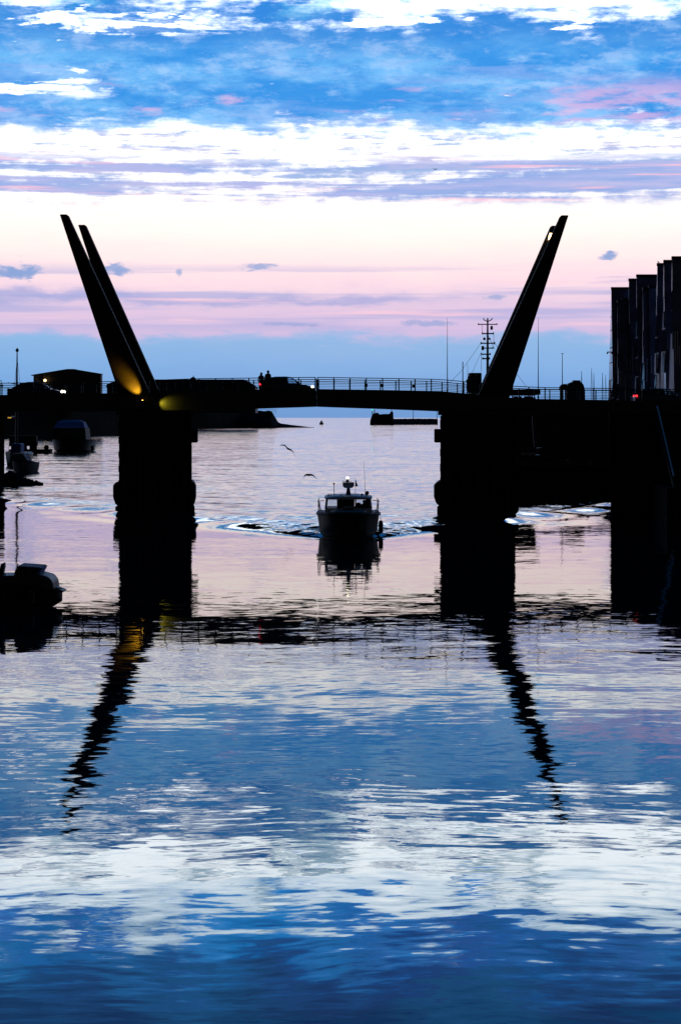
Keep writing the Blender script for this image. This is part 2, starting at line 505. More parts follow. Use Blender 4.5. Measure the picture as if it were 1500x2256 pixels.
# ------------------------------------------------------------------ shores, quays, breakwaters
def land(name, pts, z1, m, z0=-1.5):
    bm = NB(); prism_z(bm, pts, z0, z1)
    return tag(mk(name, bm, m), kind='structure')


def rag(p0, p1, n, amp, seed):
    r = random.Random(seed); out = []
    for i in range(n + 1):
        f = i / n; out.append((p0[0] + (p1[0] - p0[0]) * f + r.uniform(-amp, amp), p0[1] + (p1[1] - p0[1]) * f + r.uniform(-amp, amp)))
    return out


def ridge(name, line, w, top, m, seed, wall=None):
    """a rubble bank: line of (x, y, height), sloping sides, uneven crest"""
    r = random.Random(seed); bm = NB(); rings = []
    for (x, y, h) in line:
        j = lambda a: r.uniform(-a, a)
        hh = h * top
        ww = w * (.35 + .65 * h)
        rings.append([Vector((x + j(ww * .04), y - ww + j(ww * .06), -1.2)), Vector((x + j(ww * .04), y - ww * .72 + j(ww * .05), hh * .32 * r.uniform(.8, 1.2))),
                      Vector((x + j(ww * .04), y - ww * .40, hh * .72 * r.uniform(.9, 1.1))), Vector((x, y - ww * .18, hh * r.uniform(.96, 1.04))),
                      Vector((x, y + ww * .2, hh * r.uniform(.95, 1.03))), Vector((x, y + ww, -1.2))])
    loft(bm, rings)
    return tag(mk(name, bm, m), kind='structure')


# far western quay, the bank the sheds stand on
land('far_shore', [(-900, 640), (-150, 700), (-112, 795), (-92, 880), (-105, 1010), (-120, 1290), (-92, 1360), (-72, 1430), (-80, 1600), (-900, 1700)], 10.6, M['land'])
line = []
for i in range(45):
    px = 400 + 292 * i / 44
    h_ = 1.0 if px < 598 else (max(.26, 1 - (px - 598) / 16 * .74) if px < 614 else max(.02, .26 * (1 - (px - 614) / 78)))
    line.append(((px - 750) * 1440 / F, 1440, h_))
ridge('rubble_breakwater', line, 24, 12.4, M['rock'], 3)
# eastern mole at the harbour mouth
line = [(31 + 72 * i / 36, 2000 + 2 * i, 1.0) for i in range(37)]
ridge('harbour_mole', line, 18, 6.2, M['rock'], 8)
# right bank behind the bridge
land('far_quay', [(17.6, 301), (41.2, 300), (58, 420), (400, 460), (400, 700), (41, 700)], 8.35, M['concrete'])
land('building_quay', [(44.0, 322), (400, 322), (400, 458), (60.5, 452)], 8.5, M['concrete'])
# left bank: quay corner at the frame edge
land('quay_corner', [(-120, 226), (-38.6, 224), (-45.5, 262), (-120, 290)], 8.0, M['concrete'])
bm = NB(); rr = random.Random(4)
for i in range(150):
    f = rr.random() ** .8
    px = 10 + 84 * f; y = 214 + rr.uniform(-2.2, 3.2) * (1 - .7 * f); s_ = rr.uniform(.25, .62) * (1.15 - .75 * f)
    x = (px - 750) * y / F
    zc = max(0.02, 1.15 * (1 - f) ** 1.1) * rr.random()
    v0 = len(bm.verts)
    bmesh.ops.create_icosphere(bm, subdivisions=1, radius=s_, matrix=Matrix.Translation((x, y, zc)) @ Matrix.Rotation(rr.uniform(0, 6), 4, (rr.random(), rr.random(), .3)) @ Matrix.Diagonal((1.3, 1, .75, 1)))
for v in bm.verts: v.co += Vector((rr.uniform(-.08, .08), rr.uniform(-.08, .08), rr.uniform(-.08, .08)))
tag(mk('rock_spit', bm, M['rock']), 'low spit of dark rocks at the foot of the left quay', 'rocks', kind='stuff')

# ------------------------------------------------------------------ the bascule bridge
YN, YF = 150.0, 158.7
TOPP = [(-120, 872), (0, 870), (262, 866), (430, 860), (560, 858.5), (697, 857), (840, 859), (970, 861.5), (1135, 877), (1200, 879.5), (1500, 884), (1640, 886)]
BOTP = [(-120, 905), (262, 905), (430, 902), (560, 899), (697, 894.5), (840, 899.5), (975, 905), (1135, 908), (1640, 909)]


def interp(tab, x):
    for (a, b), (c, d) in zip(tab, tab[1:]):
        if x <= c: return b + (d - b) * (x - a) / (c - a)
    return tab[-1][1]


def ztop(px): return H - (interp(TOPP, px) - HY) * YN / F
def zbot(px): return H - (interp(BOTP, px) - HY) * YN / F
def xb(px): return (px - 750) * YN / F


br = Thing('bascule_bridge', (xb(692), 154, 0), 'dark double-leaf bascule bridge with four tall leaning steel arms over the channel', 'bridge')


def samples(a, b, tabs):
    xs_ = {a, b}
    for tab in tabs:
        xs_ |= {x for x, _ in tab if a < x < b}
    return sorted(xs_)


for nm, a, b in (('approach_span', -120, 262), ('bascule_leaf', 262, 695.5), ('bascule_leaf', 698.5, 1135), ('approach_span', 1135, 1640)):
    sm = samples(a, b, (TOPP, BOTP))
    up = [(xb(p), ztop(p) - .48) for p in sm]; dn = [(xb(p), zbot(p) + .10) for p in sm]
    bm = NB(); prism(bm, up + dn[::-1], YN + .45, YF - .45)
    sp = br.part(nm, bm, M['asphalt'])
    for y0, y1 in ((YN, YN + .44), (YF - .44, YF)):
        bm = NB(); prism(bm, [(xb(p), ztop(p)) for p in sm] + [(xb(p), zbot(p)) for p in sm][::-1], y0, y1)
        br.part('edge_girder', bm, M['steel'], sp)
    # far footway
    bm = NB(); prism(bm, [(xb(p), ztop(p) - .18) for p in sm] + [(xb(p), ztop(p) - .476) for p in sm][::-1], YF - 2.1, YF - .446)
    br.part('footway', bm, M['concrete'], sp)
    # flange along the lower edge and web stiffeners of the near girder
    bm = NB(); prism(bm, [(xb(p), zbot(p) + .0) for p in sm] + [(xb(p), zbot(p) - .06) for p in sm][::-1], YN - .12, YN + .5)
    br.part('bottom_flange', bm, M['steel'], sp)

# leaning arms
arms = [(YN - .55, YN + .55, [(132, 472), (148.5, 472), (338, 884), (268, 884)], 0),
        (YF - .5, YF + .6, [(172.5, 495), (188, 495), (358, 880), (297, 880)], 0),
        (YN - .55, YN + .55, [(1252, 474), (1235.5, 474), (1048, 884), (1119, 884)], 1),
        (YF - .5, YF + .6, [(1226.5, 497), (1214, 497), (1047, 880), (1108, 880)], 1)]
arm_objs = []
for y0, y1, pts, sd in arms:
    Yr = y0
    q = [P(px, py, Yr) for px, py in pts]
    bm = NB(); prism(bm, [(v.x, v.z) for v in q], y0, y1); bevel(bm, .05)
    a = br.part('leaning_arm', bm, M['pylon']); arm_objs.append(a)
    # bearing block at the foot
    cx = (q[2].x + q[3].x) / 2; cz = q[2].z
    bm = NB(); prism(bm, [(cx - 1.45, cz - .62), (cx + 1.45, cz - .62), (cx + 1.3, cz + .35), (cx - 1.3, cz + .35)], y0 - .02, y1 + .02)
    br.part('bearing_block', bm, M['steel'], a)

# piers
def pier(px0, px1, mir):
    w0, w1 = xb(px0), xb(px1); zt = zbot(345) - .02
    bm = NB(); prism_z(bm, [(w0, YN - .25), (w1, YN - .25), (w1 - .85, YF + .25), (w0 + .85, YF + .25)], -1.6, zt - .35)
    bevel(bm, .12)
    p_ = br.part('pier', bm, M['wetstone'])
    s = -1 if mir else 1
    # stone courses standing proud, uneven
    r = random.Random(int(px0)); z = 0.0; k = 0
    while z < zt - 1.2:
        h = r.uniform(.50, .62); x = w0 + (0 if k % 2 else -.3)
        while x < w1:
            wd = r.uniform(.95, 1.35)
            a_, b_ = max(x + .02, w0 - .02), min(x + wd - .02, w1 + .02)
            if b_ - a_ > .15:
                bm = NB(); d_ = r.uniform(.03, .10); box(bm, a_, b_, YN - .25 - d_, YN - .2, z + .02, z + h - .02)
                br.part('stone', bm, M['wetstone'], p_)
            x += wd
        z += h; k += 1
    bm = NB(); prism_z(bm, [(w0 - .18, YN - .42), (w1 + .18, YN - .42), (w1 - .7, YF + .42), (w0 + .7, YF + .42)], zt - .36, zt)
    br.part('bearing_shelf', bm, M['concrete'], p_)
    inner = w1 if not mir else w0
    bm = NB(); box(bm, *sorted((inner - s * .1, inner + s * .42)), YN - .36, YN + .8, P(0, 975, YN).z, P(0, 945, YN).z)
    bevel(bm, .06); br.part('corbel', bm, M['wetstone'], p_)
    for sgn, xx, e in ((-1, w0, .44), (1, w1, .28)):
        for dy in (0.0, 3.6):
            bm = NB(); za, zb_ = P(0, 1104, YN).z, P(0, 1062, YN).z
            q = [(xx - sgn * .1, za - .5), (xx + sgn * e * .6, za - .2), (xx + sgn * e, za + .3), (xx + sgn * e, zb_ - .25), (xx + sgn * e * .5, zb_), (xx - sgn * .1, zb_ + .1)]
            prism(bm, [(a_ - sgn * dy * .09, b_) for a_, b_ in q], YN - .3 + dy, YN + .9 + dy); bevel(bm, .04)
            br.part('fender_timber', bm, M['timber'], p_)
    bm = NB(); prism_z(bm, [(w0 - .26, YN - .5), (w1 + .26, YN - .5), (w1 - .6, YF + .5), (w0 + .6, YF + .5)], -1.7, .62); bevel(bm, .10)
    br.part('plinth', bm, M['wetstone'], p_)
    for i in range(5):
        xx = w0 + (w1 - w0) * (i + .5) / 5
        bm = NB(); tube(bm, [(xx, YN - .62, -1), (xx + .04, YN - .62, 3.9 + .25 * math.sin(i * 2.2))], .17, 8)
        br.part('fender_pile', bm, M['timber'], p_)


pier(263, 423, False); pier(969, 1134, True)

# railings, near and far
for Yr, off in ((YN + .22, 0.0), (YF - .22, .0)):
    k = Yr / YN
    first = None
    for a, b in ((-110, 694.5), (699.5, 1630)):
        step = 35.3
        n = int((b - a) / step); st = (b - a) / n
        # the far railing stands over the far girder: same X, same level
        cols = [a + st * i for i in range(n + 1)]
        bm = NB(); tube(bm, [(xb(p), Yr, ztop(p) + .90) for p in cols], .035, 6)
        rl = br.part('railing', bm, M['rail'])
        for w_ in range(6):
            bm = NB(); hz_ = .10 + .125 * w_
            tube(bm, [(xb(p), Yr, ztop(p) + hz_) for p in cols], .011 if w_ < 5 else .02, 4)
            br.part('wire', bm, M['rail'], rl)
        pm_ = None
        for i, p in enumerate(cols):
            if pm_ is None:
                bm = NB(); box(bm, -.045, .045, -.03, .03, 0, .93)
                o = mk('post', bm, M['rail'], rl); pm_ = o.data
            else: o = inst('post', pm_, rl, (0, 0, 0))
            o.location = Vector((xb(p), Yr, ztop(p) - .02)) - br.loc
# small marker lights boxed on the near railing
for px in (699, 806, 841, 910):
    bm = NB(); c = Vector((xb(px), YN - .08, ztop(px) + .33)); box(bm, c.x - .09, c.x + .13, c.y - .07, c.y + .07, c.z - .10, c.z + .12); bevel(bm, .02)
    br.part('junction_box', bm, M['steel'])

# floodlights on the near left arm
c = P(317, 885, YN - 1.25)
bm = NB(); box(bm, c.x - .16, c.x + .16, c.y - .12, c.y + .12, c.z - .13, c.z + .10); bevel(bm, .03)
fl = br.part('floodlight', bm, M['steel'])
bm = NB(); tube(bm, [c + Vector((0, .1, -.05)), c + Vector((0, 1.28, -.1))], .04, 6); br.part('bracket', bm, M['steel'], fl)
bm = NB(); box(bm, c.x - .13, c.x - .05, c.y - .06, c.y + .08, c.z + .101, c.z + .13); br.part('lens', bm, M['lampy'], fl)


def spot(name, loc, aim, power, colr, size, blend=.8, rad=.06):
    d = bpy.data.lights.new(name, 'SPOT'); d.energy = power; d.color = colr; d.spot_size = math.radians(size); d.spot_blend = blend; d.shadow_soft_size = rad
    o = bpy.data.objects.new(name, d); COL.objects.link(o); o.location = loc
    o.rotation_euler = (Vector(aim) - Vector(loc)).to_track_quat('-Z', 'Y').to_euler()
    return o


spot('floodlight_beam', c + Vector((-.05, .06, .2)), P(297, 853, YN - .55), 2700, (1, .43, .015), 45, 1.0)
spot('floodlight_beam', P(348, 887, YN - .55), P(366, 890, YN), 110, (.80, .62, .03), 85, 1.0)
# lamp near the head of the far right arm, shining down its face
c = P(1214, 511, YF - .75)
bm = NB(); box(bm, c.x - .17, c.x + .17, c.y - .14, c.y + .24, c.z - .09, c.z + .09); bevel(bm, .03)
fl2 = br.part('arm_lamp', bm, M['steel'], arm_objs[3])
bm = NB(); prism(bm, [(c.x - .26, c.z - .62), (c.x + .0, c.z - .62), (c.x + .18, c.z - .092), (c.x - .14, c.z - .092)], c.y + .06, c.y + .20)
br.part('lens', bm, M['lampw'], arm_objs[3])
spot('arm_lamp_beam', c + Vector((0, -.05, -.15)), c + Vector((-.55, .75, -2.2)), 60, (1, .66, .38), 80, .9)

# abutment and stair on the right
ab = Thing('bridge_abutment', (28, 148, 0), 'massive dark stone abutment under the right end of the bridge', 'abutment')
bm = NB(); prism_z(bm, [(20.7, 149.4), (70, 149.4), (70, 160), (22.4, 160)], -1.5, zbot(1500) - .08); ab.part('wall', bm, M['wetstone'])
bm = NB(); prism_z(bm, [(23.4, 139.8), (70, 139.8), (70, 149.39), (23.4, 149.39)], -1.5, 2.35); ab.part('landing', bm, M['wetstone'])
st = Thing('quay_stair', (25.2, 145, 2.35), 'steep galvanised stair with pale handrails leading down from the right end of the bridge', 'stair')
for x, nm in ((24.2, 'near'), (26.35, 'far')):
    bm = NB(); tube(bm, [(x, 149.0, 8.27), (x, 141.6, 2.88 + .25)], .065, 6); hr = st.part('handrail', bm, M['galv'])
    bm = NB(); prism_pts = [Vector((x - .03, 149.2, 7.1)), Vector((x - .03, 141.5, 2.4)), Vector((x - .03, 141.5, 2.1)), Vector((x - .03, 149.2, 6.8))]
    a_ = [bm.verts.new(v) for v in prism_pts]; b_ = [bm.verts.new(v + Vector((.06, 0, 0))) for v in prism_pts]
    bm.faces.new(a_); bm.faces.new(b_[::-1])
    for i in range(4): bm.faces.new((a_[i], b_[i], b_[(i + 1) % 4], a_[(i + 1) % 4]))
    st.part('stringer', bm, M['steel'])
    for i in range(7):
        f = i / 6; y = 149 - f * 7.3; zr = 8.27 - f * 5.06
        bm = NB(); tube(bm, [(x, y, zr), (x, y, zr - 1.3)], .028, 5); st.part('baluster', bm, M['rail'], hr)
tm = None
for i in range(26):
    f = (i + .5) / 26
    if tm is None:
        bm = NB(); box(bm, -1.0, 1.0, -.14, .14, -.025, .025); o = mk('tread', bm, M['steel'], st.o); tm = o.data
    else: o = inst('tread', tm, st.o, (0, 0, 0))
    o.location = Vector((25.27, 149.0 - f * 7.4, 7.05 - f * 4.6)) - st.loc

# ------------------------------------------------------------------ cars
def car(name, label, x, y, z, length, paint, h=1.46, lights='both', back='hatch'):
    T = Thing(name, (x, y, z), label, 'car', 'cars on the bridge road'); o = T.o
    L = length; W2 = .86
    # body sections along x (front at +x): (x, half width, z low, z shoulder)
    secs = [(0.0, .66, .42, .80), (.03, .74, .30, .92), (.10, .84, .24, .97), (.30, .87, .22, .98), (.55, .87, .22, .96), (.72, .86, .22, .92), (.86, .82, .24, .82), (.95, .74, .28, .70), (1.0, .60, .36, .58)]
    bm = NB(); rings = []
    for f, w, a, b in secs:
        xx = f * L - L / 2
        rings.append([Vector((xx, -w * .94, a)), Vector((xx, -w, a + .18)), Vector((xx, -w, b - .16)), Vector((xx, -w * .90, b)), Vector((xx, w * .90, b)), Vector((xx, w, b - .16)), Vector((xx, w, a + .18)), Vector((xx, w * .94, a))])
    loft(bm, rings); body = mk('body', bm, paint, o, True)
    rs = (.02, .16, .30, .48, .58, .755) if back == 'hatch' else (.10, .26, .36, .5, .6, .76)
    zz = (.94, h - .10, h - .01, h, h - .05, .93)
    # roof shell and pillars
    bm = NB(); rings = []
    for f, zt in list(zip(rs, zz))[1:5]:
        xx = f * L - L / 2
        rings.append([Vector((xx, -.60, zt - .07)), Vector((xx, -.50, zt)), Vector((xx, .50, zt)), Vector((xx, .60, zt - .07))])
    loft(bm, rings); mk('roof', bm, paint, body, True)
    def pillar(f0, z0, f1, z1, yy0, yy1, r=.05):
        b = NB(); tube(b, [(f0 * L - L / 2, yy0, z0), (f1 * L - L / 2, yy1, z1)], r, 5); mk('pillar', b, paint, body)
    for s in (-1, 1):
        pillar(rs[0], .92, rs[1], zz[1] - .04, s * .74, s * .58, .09)
        pillar(.34, .95, .35, h - .06, s * .76, s * .58, .045)
        pillar(.52, .95, .50, h - .06, s * .76, s * .58, .04)
        pillar(rs[5], .91, rs[4], zz[4] - .04, s * .72, s * .57, .04)
        for i, (fa, fb, ta, tb) in enumerate(((rs[0] + .04, .34, rs[1] + .02, .35), (.34, .52, .35, .50), (.52, rs[5] - .01, .50, rs[4]))):
            b = NB(); q = [Vector((fa * L - L / 2, s * .75, .95)), Vector((fb * L - L / 2, s * .75, .94)), Vector((tb * L - L / 2, s * .585, h - .10)), Vector((ta * L - L / 2, s * .585, h - .11))]
            a_ = [b.verts.new(v) for v in q]; c_ = [b.verts.new(v - Vector((0, s * .012, 0))) for v in q]
            b.faces.new(a_); b.faces.new(c_[::-1])
            for k in range(4): b.faces.new((a_[k], c_[k], c_[(k + 1) % 4], a_[(k + 1) % 4]))
            mk('side_window', b, M['glass'] if i == 2 else M['carglass'], body)
        b = NB(); box(b, .67 * L - L / 2, .70 * L - L / 2, *sorted((s * .84, s * 1.0)), .95, 1.10); bevel(b, .02); mk('mirror', b, paint, body)
    for (fa, za, fb, zb_, nm) in ((rs[5], .93, rs[4], zz[4] - .05, 'windscreen'), (rs[0], .93, rs[1], zz[1] - .05, 'rear_window')):
        b = NB(); q = [Vector((fa * L - L / 2, -.70, za)), Vector((fa * L - L / 2, .70, za)), Vector((fb * L - L / 2, .56, zb_)), Vector((fb * L - L / 2, -.56, zb_))]
        a_ = [b.verts.new(v) for v in q]; c_ = [b.verts.new(v + Vector((.012, 0, 0))) for v in q]
        b.faces.new(a_); b.faces.new(c_[::-1])
        for k in range(4): b.faces.new((a_[k], c_[k], c_[(k + 1) % 4], a_[(k + 1) % 4]))
        mk(nm, b, M['glass'], body)
    for fx in (.19, .82):
        for s in (-1, 1):
            b = NB(); lathe(b, (0, 0, 0), [(.25, -.10), (.31, -.08), (.32, 0), (.31, .08), (.25, .10)], 18, 'y')
            w = mk('wheel', b, M['tyre'], o); w.location = (fx * L - L / 2, s * .76, .32)
            b = NB(); lathe(b, (0, s * .075, 0), [(.05, -.035), (.20, -.02), (.22, .0), (.20, .03), (.05, .036)], 12, 'y'); mk('rim', b, M['rim'], w)
    for s in (-1, 1):
        b = NB(); lathe(b, (L * .462, s * .66, .70), [(.02, -.10), (.09, -.06), (.115, .0), (.10, .06), (.03, .10)], 10, 'x'); mk('headlight', b, M['head'] if lights in ('both', 'head') else M['rim'], o, True)
        b = NB(); box(b, -L * .492, -L * .462, *sorted((s * .58, s * .82)), .80, .97); bevel(b, .02); mk('tail_light', b, M['tail'] if lights in ('both', 'tail') else M['carglass'], o)
    b = NB(); box(b, L * .47, L * .502, -.30, .30, .38, .52); mk('number_plate', b, M['white'], o)
    return T


def zroad(px): return ztop(px) - .48 + .004
car('hatchback_car', 'dark hatchback with bright headlights and red tail light at mid-span beside two walkers', P(632, 0, 153).x, 153, zroad(632) + .02, 4.35, M['carblack'], 1.50)
car('saloon_car', 'dark car with one lit headlight driving on from the left approach', P(82, 0, 153).x, 153, zroad(82) + .02, 4.45, M['carblue'], 1.47, 'head', 'saloon')
car('estate_car', 'dark grey car showing a red tail light at the right end of the bridge', P(1458, 0, 153).x, 153, zroad(1458) + .01, 4.45, M['cargrey'], 1.48, 'tail')

# ------------------------------------------------------------------ people
def person(label, loc, rz, hgt=1.72, lean=0.0, arm='down', coat=None, sit=False, hairlong=False, step=.12):
    T = Thing('person', loc, label, 'person', None, rz)
    s = hgt / 1.72
    V3 = lambda x, y, z: ((x) * s, (y - lean * max(0, z - .9)) * s, z * s)
    pts, rad, ed = [], [], []
    def add(p, r, par=None):
        pts.append(V3(p[0] * 1.12, p[1], p[2])); rad.append(r * s * 1.18); i = len(pts) - 1
        if par is not None: ed.append((par, i))
        return i
    pel = add((0, 0, .93), .135)
    w = add((0, 0, 1.08), .125, pel); ch = add((0, .01, 1.27), .145, w); sh = add((0, .01, 1.40), .11, ch)
    nk = add((0, 0, 1.49), .055, sh); hd = add((0, -.015, 1.58), .085, nk); ht = add((0, -.005, 1.67), .07, hd)
    ns = add((0, -.10, 1.585), .018, hd)
    for sg in (-1, 1):
        a = add((sg * .17, .01, 1.40), .065, sh)
        if arm == 'lean':
            e = add((sg * .25, -.12, 1.18), .048, a); hn = add((sg * .12, -.34, 1.10), .036, e); add((sg * .08, -.40, 1.10), .03, hn)
        else:
            e = add((sg * .24, .03, 1.13), .048, a); hn = add((sg * .23, -.08, .90), .036, e)
            add((sg * .22, -.12, .82), .028, hn)
        h = add((sg * .09, 0, .86), .10, pel)
        kn = add((sg * .10, -step * sg * .6 - .02, .49), .068, h); an = add((sg * .10, step * sg * .5 + .02, .09), .045, kn)
        add((sg * .11, step * sg * .5 - .15, .04), .038, an)
    me = bpy.data.meshes.new('body'); me.from_pydata(pts, ed, []); me.update()
    o = bpy.data.objects.new('body', me); COL.objects.link(o); o.parent = T.o
    sk = o.modifiers.new('skin', 'SKIN'); sk.use_smooth_shade = True
    for i, d in enumerate(me.skin_vertices[0].data):
        d.radius = (rad[i], rad[i]); d.use_root = (i == 0)
    o.modifiers.new('sub', 'SUBSURF').levels = 1; o.modifiers[-1].render_levels = 1
    me.materials.append(coat or M['cloth'])
    bm = NB(); hp = Vector(V3(0, .012, 1.64))
    ball(bm, hp, .108 * s, 10, 1.05)
    if hairlong: ball(bm, hp + Vector((0, .05, -.13)), .095 * s, 10, 1.5)
    mk('hair', bm, M['hair'], T.o, True)
    return T


def zfoot(px): return ztop(px) - .18 + .004
yp = YF - 1.0
person('long-haired walker in a dark coat, left of the taller walker behind the car', (P(575, 0, yp).x, yp, zfoot(575)), math.radians(35), 1.66, .10, hairlong=True)
person('taller person with a small bare head walking just behind the hatchback roof', (P(590, 0, yp).x, yp + .2, zfoot(590)), math.radians(150), 1.82, .06)
person('person with raised elbow leaning by the thin post left of the right arms', (P(1031, 0, yp).x, yp, zfoot(1031)), math.radians(140), 1.66, .12, 'lean', hairlong=True)
person('tallest person of the group standing at the foot of the right arms', (P(1051, 0, yp).x, yp, zfoot(1051)), math.radians(170), 1.86, .0)
person('shorter person between two others at the foot of the right arms', (P(1041, 0, yp).x, yp - .1, zfoot(1041)), math.radians(200), 1.55, .04)

# ------------------------------------------------------------------ poles on and near the bridge
def pole(name, label, cat, px, ytop, Yp, zb, r, r1, group=None, head=None):
    t_ = P(px, ytop, Yp)
    T = Thing(name, (t_.x, Yp, zb), label, cat, group)
    bm = NB(); tube(bm, [(t_.x, Yp, zb), (t_.x, Yp, zb + (t_.z - zb) * .45), (t_.x, Yp, t_.z)], r, 6, r1); p_ = T.part('shaft', bm, M['mast'])
    bm = NB(); lathe(bm, (t_.x, Yp, zb), [(r * 2.4, 0), (r * 2.4, .05), (r * 1.3, .09), (r * 1.3, .5)], 8); T.part('base_plate', bm, M['steel'])
    if head: head(T, t_)
    return T


pole('whip_mast', 'tall hair-thin mast rising above the railing left of the right arms', 'mast', 985, 700, YF - .65, zfoot(985), .05, .012)
pole('whip_mast', 'tall hair-thin mast rising just right of the right arms', 'mast', 1185, 700, YF - .65, zfoot(1185), .05, .012)
pole('barrier_post', 'short stout post on the bridge beside the standing group', 'post', 1019, 797, YF - .65, zfoot(1019), .055, .04)
def crosshead(T, t_):
    bm = NB(); box(bm, t_.x - .28, t_.x + .28, t_.y - .03, t_.y + .03, t_.z - .12, t_.z - .05); T.part('crossbar', bm, M['mast'])
    bm = NB(); tube(bm, [(t_.x, t_.y - .06, t_.z - 6.6), (t_.x, t_.y - .06, t_.z - 14.0)], .24, 6); T.part('thick_lower_mast', bm, M['mast'])
pole('signal_mast', 'thin mast with a small crosshead standing left of the hooded hoist', 'mast', 1238, 778, 340, 8.4, .12, .05, None, crosshead)

# sailing boats in the basin to the right: masts with stays
def yacht(px, ytop, Yp, label, lean=0.0, th=.10):
    t_ = P(px, ytop, Yp); T = Thing('moored_yacht', (t_.x, Yp, 0), label, 'yacht', 'yachts behind the right bank')
    bm = NB(); rings = []
    for f, w, zk, zs in ((0, .05, .5, 1.35), (.15, .9, -.2, 1.25), (.45, 1.6, -.4, 1.1), (.8, 1.4, -.3, 1.1), (1.0, 1.0, .1, 1.15)):
        yy = Yp - 4.5 + 9 * f
        rings.append([Vector((t_.x - w, yy, zs)), Vector((t_.x - w * .7, yy, zk + .2)), Vector((t_.x, yy, zk)), Vector((t_.x + w * .7, yy, zk + .2)), Vector((t_.x + w, yy, zs))])
    loft(bm, rings); T.part('hull', bm, M['grey'], None, True)
    bm = NB(); box(bm, t_.x - .8, t_.x + .8, Yp - 1, Yp + 2.2, 1.05, 1.6); bevel(bm, .15); T.part('cabin', bm, M['white'])
    bm = NB(); tube(bm, [(t_.x - lean, Yp - .5, 1.0), (t_.x, Yp - .5, t_.z)], th, 6, th * .7); m_ = T.part('mast', bm, M['mast'])
    bm = NB(); tube(bm, [(t_.x - .5, Yp - .5, t_.z * .62), (t_.x + .5, Yp - .5, t_.z * .62)], .04, 4); T.part('spreader', bm, M['mast'], m_)
    for s in (-1, 1):
        bm = NB(); tube(bm, [(t_.x + s * 1.5, Yp - .3, 1.1), (t_.x + s * .5, Yp - .5, t_.z * .62), (t_.x, Yp - .5, t_.z - .2)], .022, 4); T.part('stay', bm, M['mast'], m_)
    bm = NB(); tube(bm, [(t_.x, Yp - 4.4, 1.3), (t_.x, Yp - .5, t_.z - .2)], .03, 4); T.part('stay', bm, M['mast'], m_)
    bm = NB(); tube(bm, [(t_.x, Yp - .4, 2.1), (t_.x, Yp + 3.4, 2.2)], .08, 5); T.part('boom', bm, M['mast'], m_)


for px, yt, Yp, th, lb in ((1280, 818, 730, .16, 'yacht whose stout mast stands right of the hooded hoist'), (1302, 810, 738, .10, 'yacht with the tallest of the thin masts left of the gabled building'),
                           (1307, 822, 752, .12, 'yacht mast just right of the tallest thin mast'), (1326, 822, 735, .14, 'yacht mast second from the gabled building'), (1333, 826, 748, .12, 'yacht mast closest to the gabled building')):
    yacht(px, yt, Yp, lb, 0, th)

# low stage by the ship, added as dark fill for the far quay's reflection
T = Thing('dark_fill_stage', (20.5, 183, 0), 'added low dark stage standing in for the dark reflection between the right pier and the abutment', 'dark fill')
bm = NB(); prism_z(bm, [(14.5, 183), (25.6, 183), (26.4, 189), (15.2, 189)], 2.55, 2.95); T.part('deck', bm, M['planks'])
bm = NB(); prism_z(bm, [(14.7, 183.3), (25.5, 183.3), (26.2, 188.8), (15.3, 188.8)], -.8, 2.545); T.part('float', bm, M['wetstone'])
for i in range(6):
    xx = 15 + i * 2.1; bm = NB(); tube(bm, [(xx, 183.05, -.8), (xx, 183.05, 3.2 + .2 * (i % 2))], .16, 7); T.part('pile', bm, M['timber'])
# hooded hoist on the far quay
c = P(1258, 838, 338)
T = Thing('quay_hoist', (c.x, 338, 8.35), 'dark quayside hoist with a domed hood and drooping jib on thin legs', 'hoist')
sc_ = 338 / F
pt = lambda px, py: (P(px, py, 338).x, P(px, py, 338).z)
bm = NB(); prism(bm, [pt(*q) for q in ((1246, 912), (1246, 862), (1247, 848), (1254, 843), (1262, 841), (1277, 841), (1283, 848), (1286, 860), (1287, 912))], 336.6, 339.6); bevel(bm, .12); T.part('hood', bm, M['steel'])
bm = NB(); prism(bm, [pt(*q) for q in ((1261, 842), (1261, 838), (1276, 838), (1277, 842))], 337.2, 339.0); T.part('winch_housing', bm, M['steel'])
bm = NB(); prism(bm, [pt(*q) for q in ((1247, 846), (1238, 846), (1232, 851), (1231, 858), (1235, 860), (1240, 857), (1247, 860))], 337.2, 338.8); bevel(bm, .1); T.part('jib', bm, M['steel'])
for px in (1233.5, 1239, 1244):
    a_ = P(px, 858, 338); bm = NB(); tube(bm, [a_, (a_.x, 338, 8.36)], .10, 6); T.part('leg', bm, M['steel'])

# ------------------------------------------------------------------ moored ship behind the right pier
YS = 250.0
sp_ = lambda px, py, dy=0.0: Vector(((px - 750) * YS / F, YS + dy, H - (py - HY) * YS / F))
c = sp_(1117, 920)
T = Thing('moored_ship', (c.x, YS, 0), 'dark working ship moored stern-on behind the right pier, tall lattice-armed mast above', 'ship')
bm = NB(); rings = []
hw = 4.7
for f, w, zs in ((0, .92, 2.6), (.1, 1.0, 2.5), (.5, 1.0, 2.6), (.8, .75, 3.4), (1.0, .04, 4.4)):
    yy = YS - 2 + 38 * f
    rings.append([Vector((c.x - hw * w, yy, zs)), Vector((c.x - hw * w * .96, yy, .4)), Vector((c.x - hw * w * .6, yy, -1.5)), Vector((c.x + hw * w * .6, yy, -1.5)), Vector((c.x + hw * w * .96, yy, .4)), Vector((c.x + hw * w, yy, zs))])
loft(bm, rings); T.part('hull', bm, M['ship'])
bm = NB(); box(bm, c.x - 4.0, c.x + 4.0, YS + 3, YS + 20, 2.5, 5.6); bevel(bm, .08); dh_ = T.part('deckhouse', bm, M['ship'])
a_, b_ = sp_(1040, 905), sp_(1190, 869)
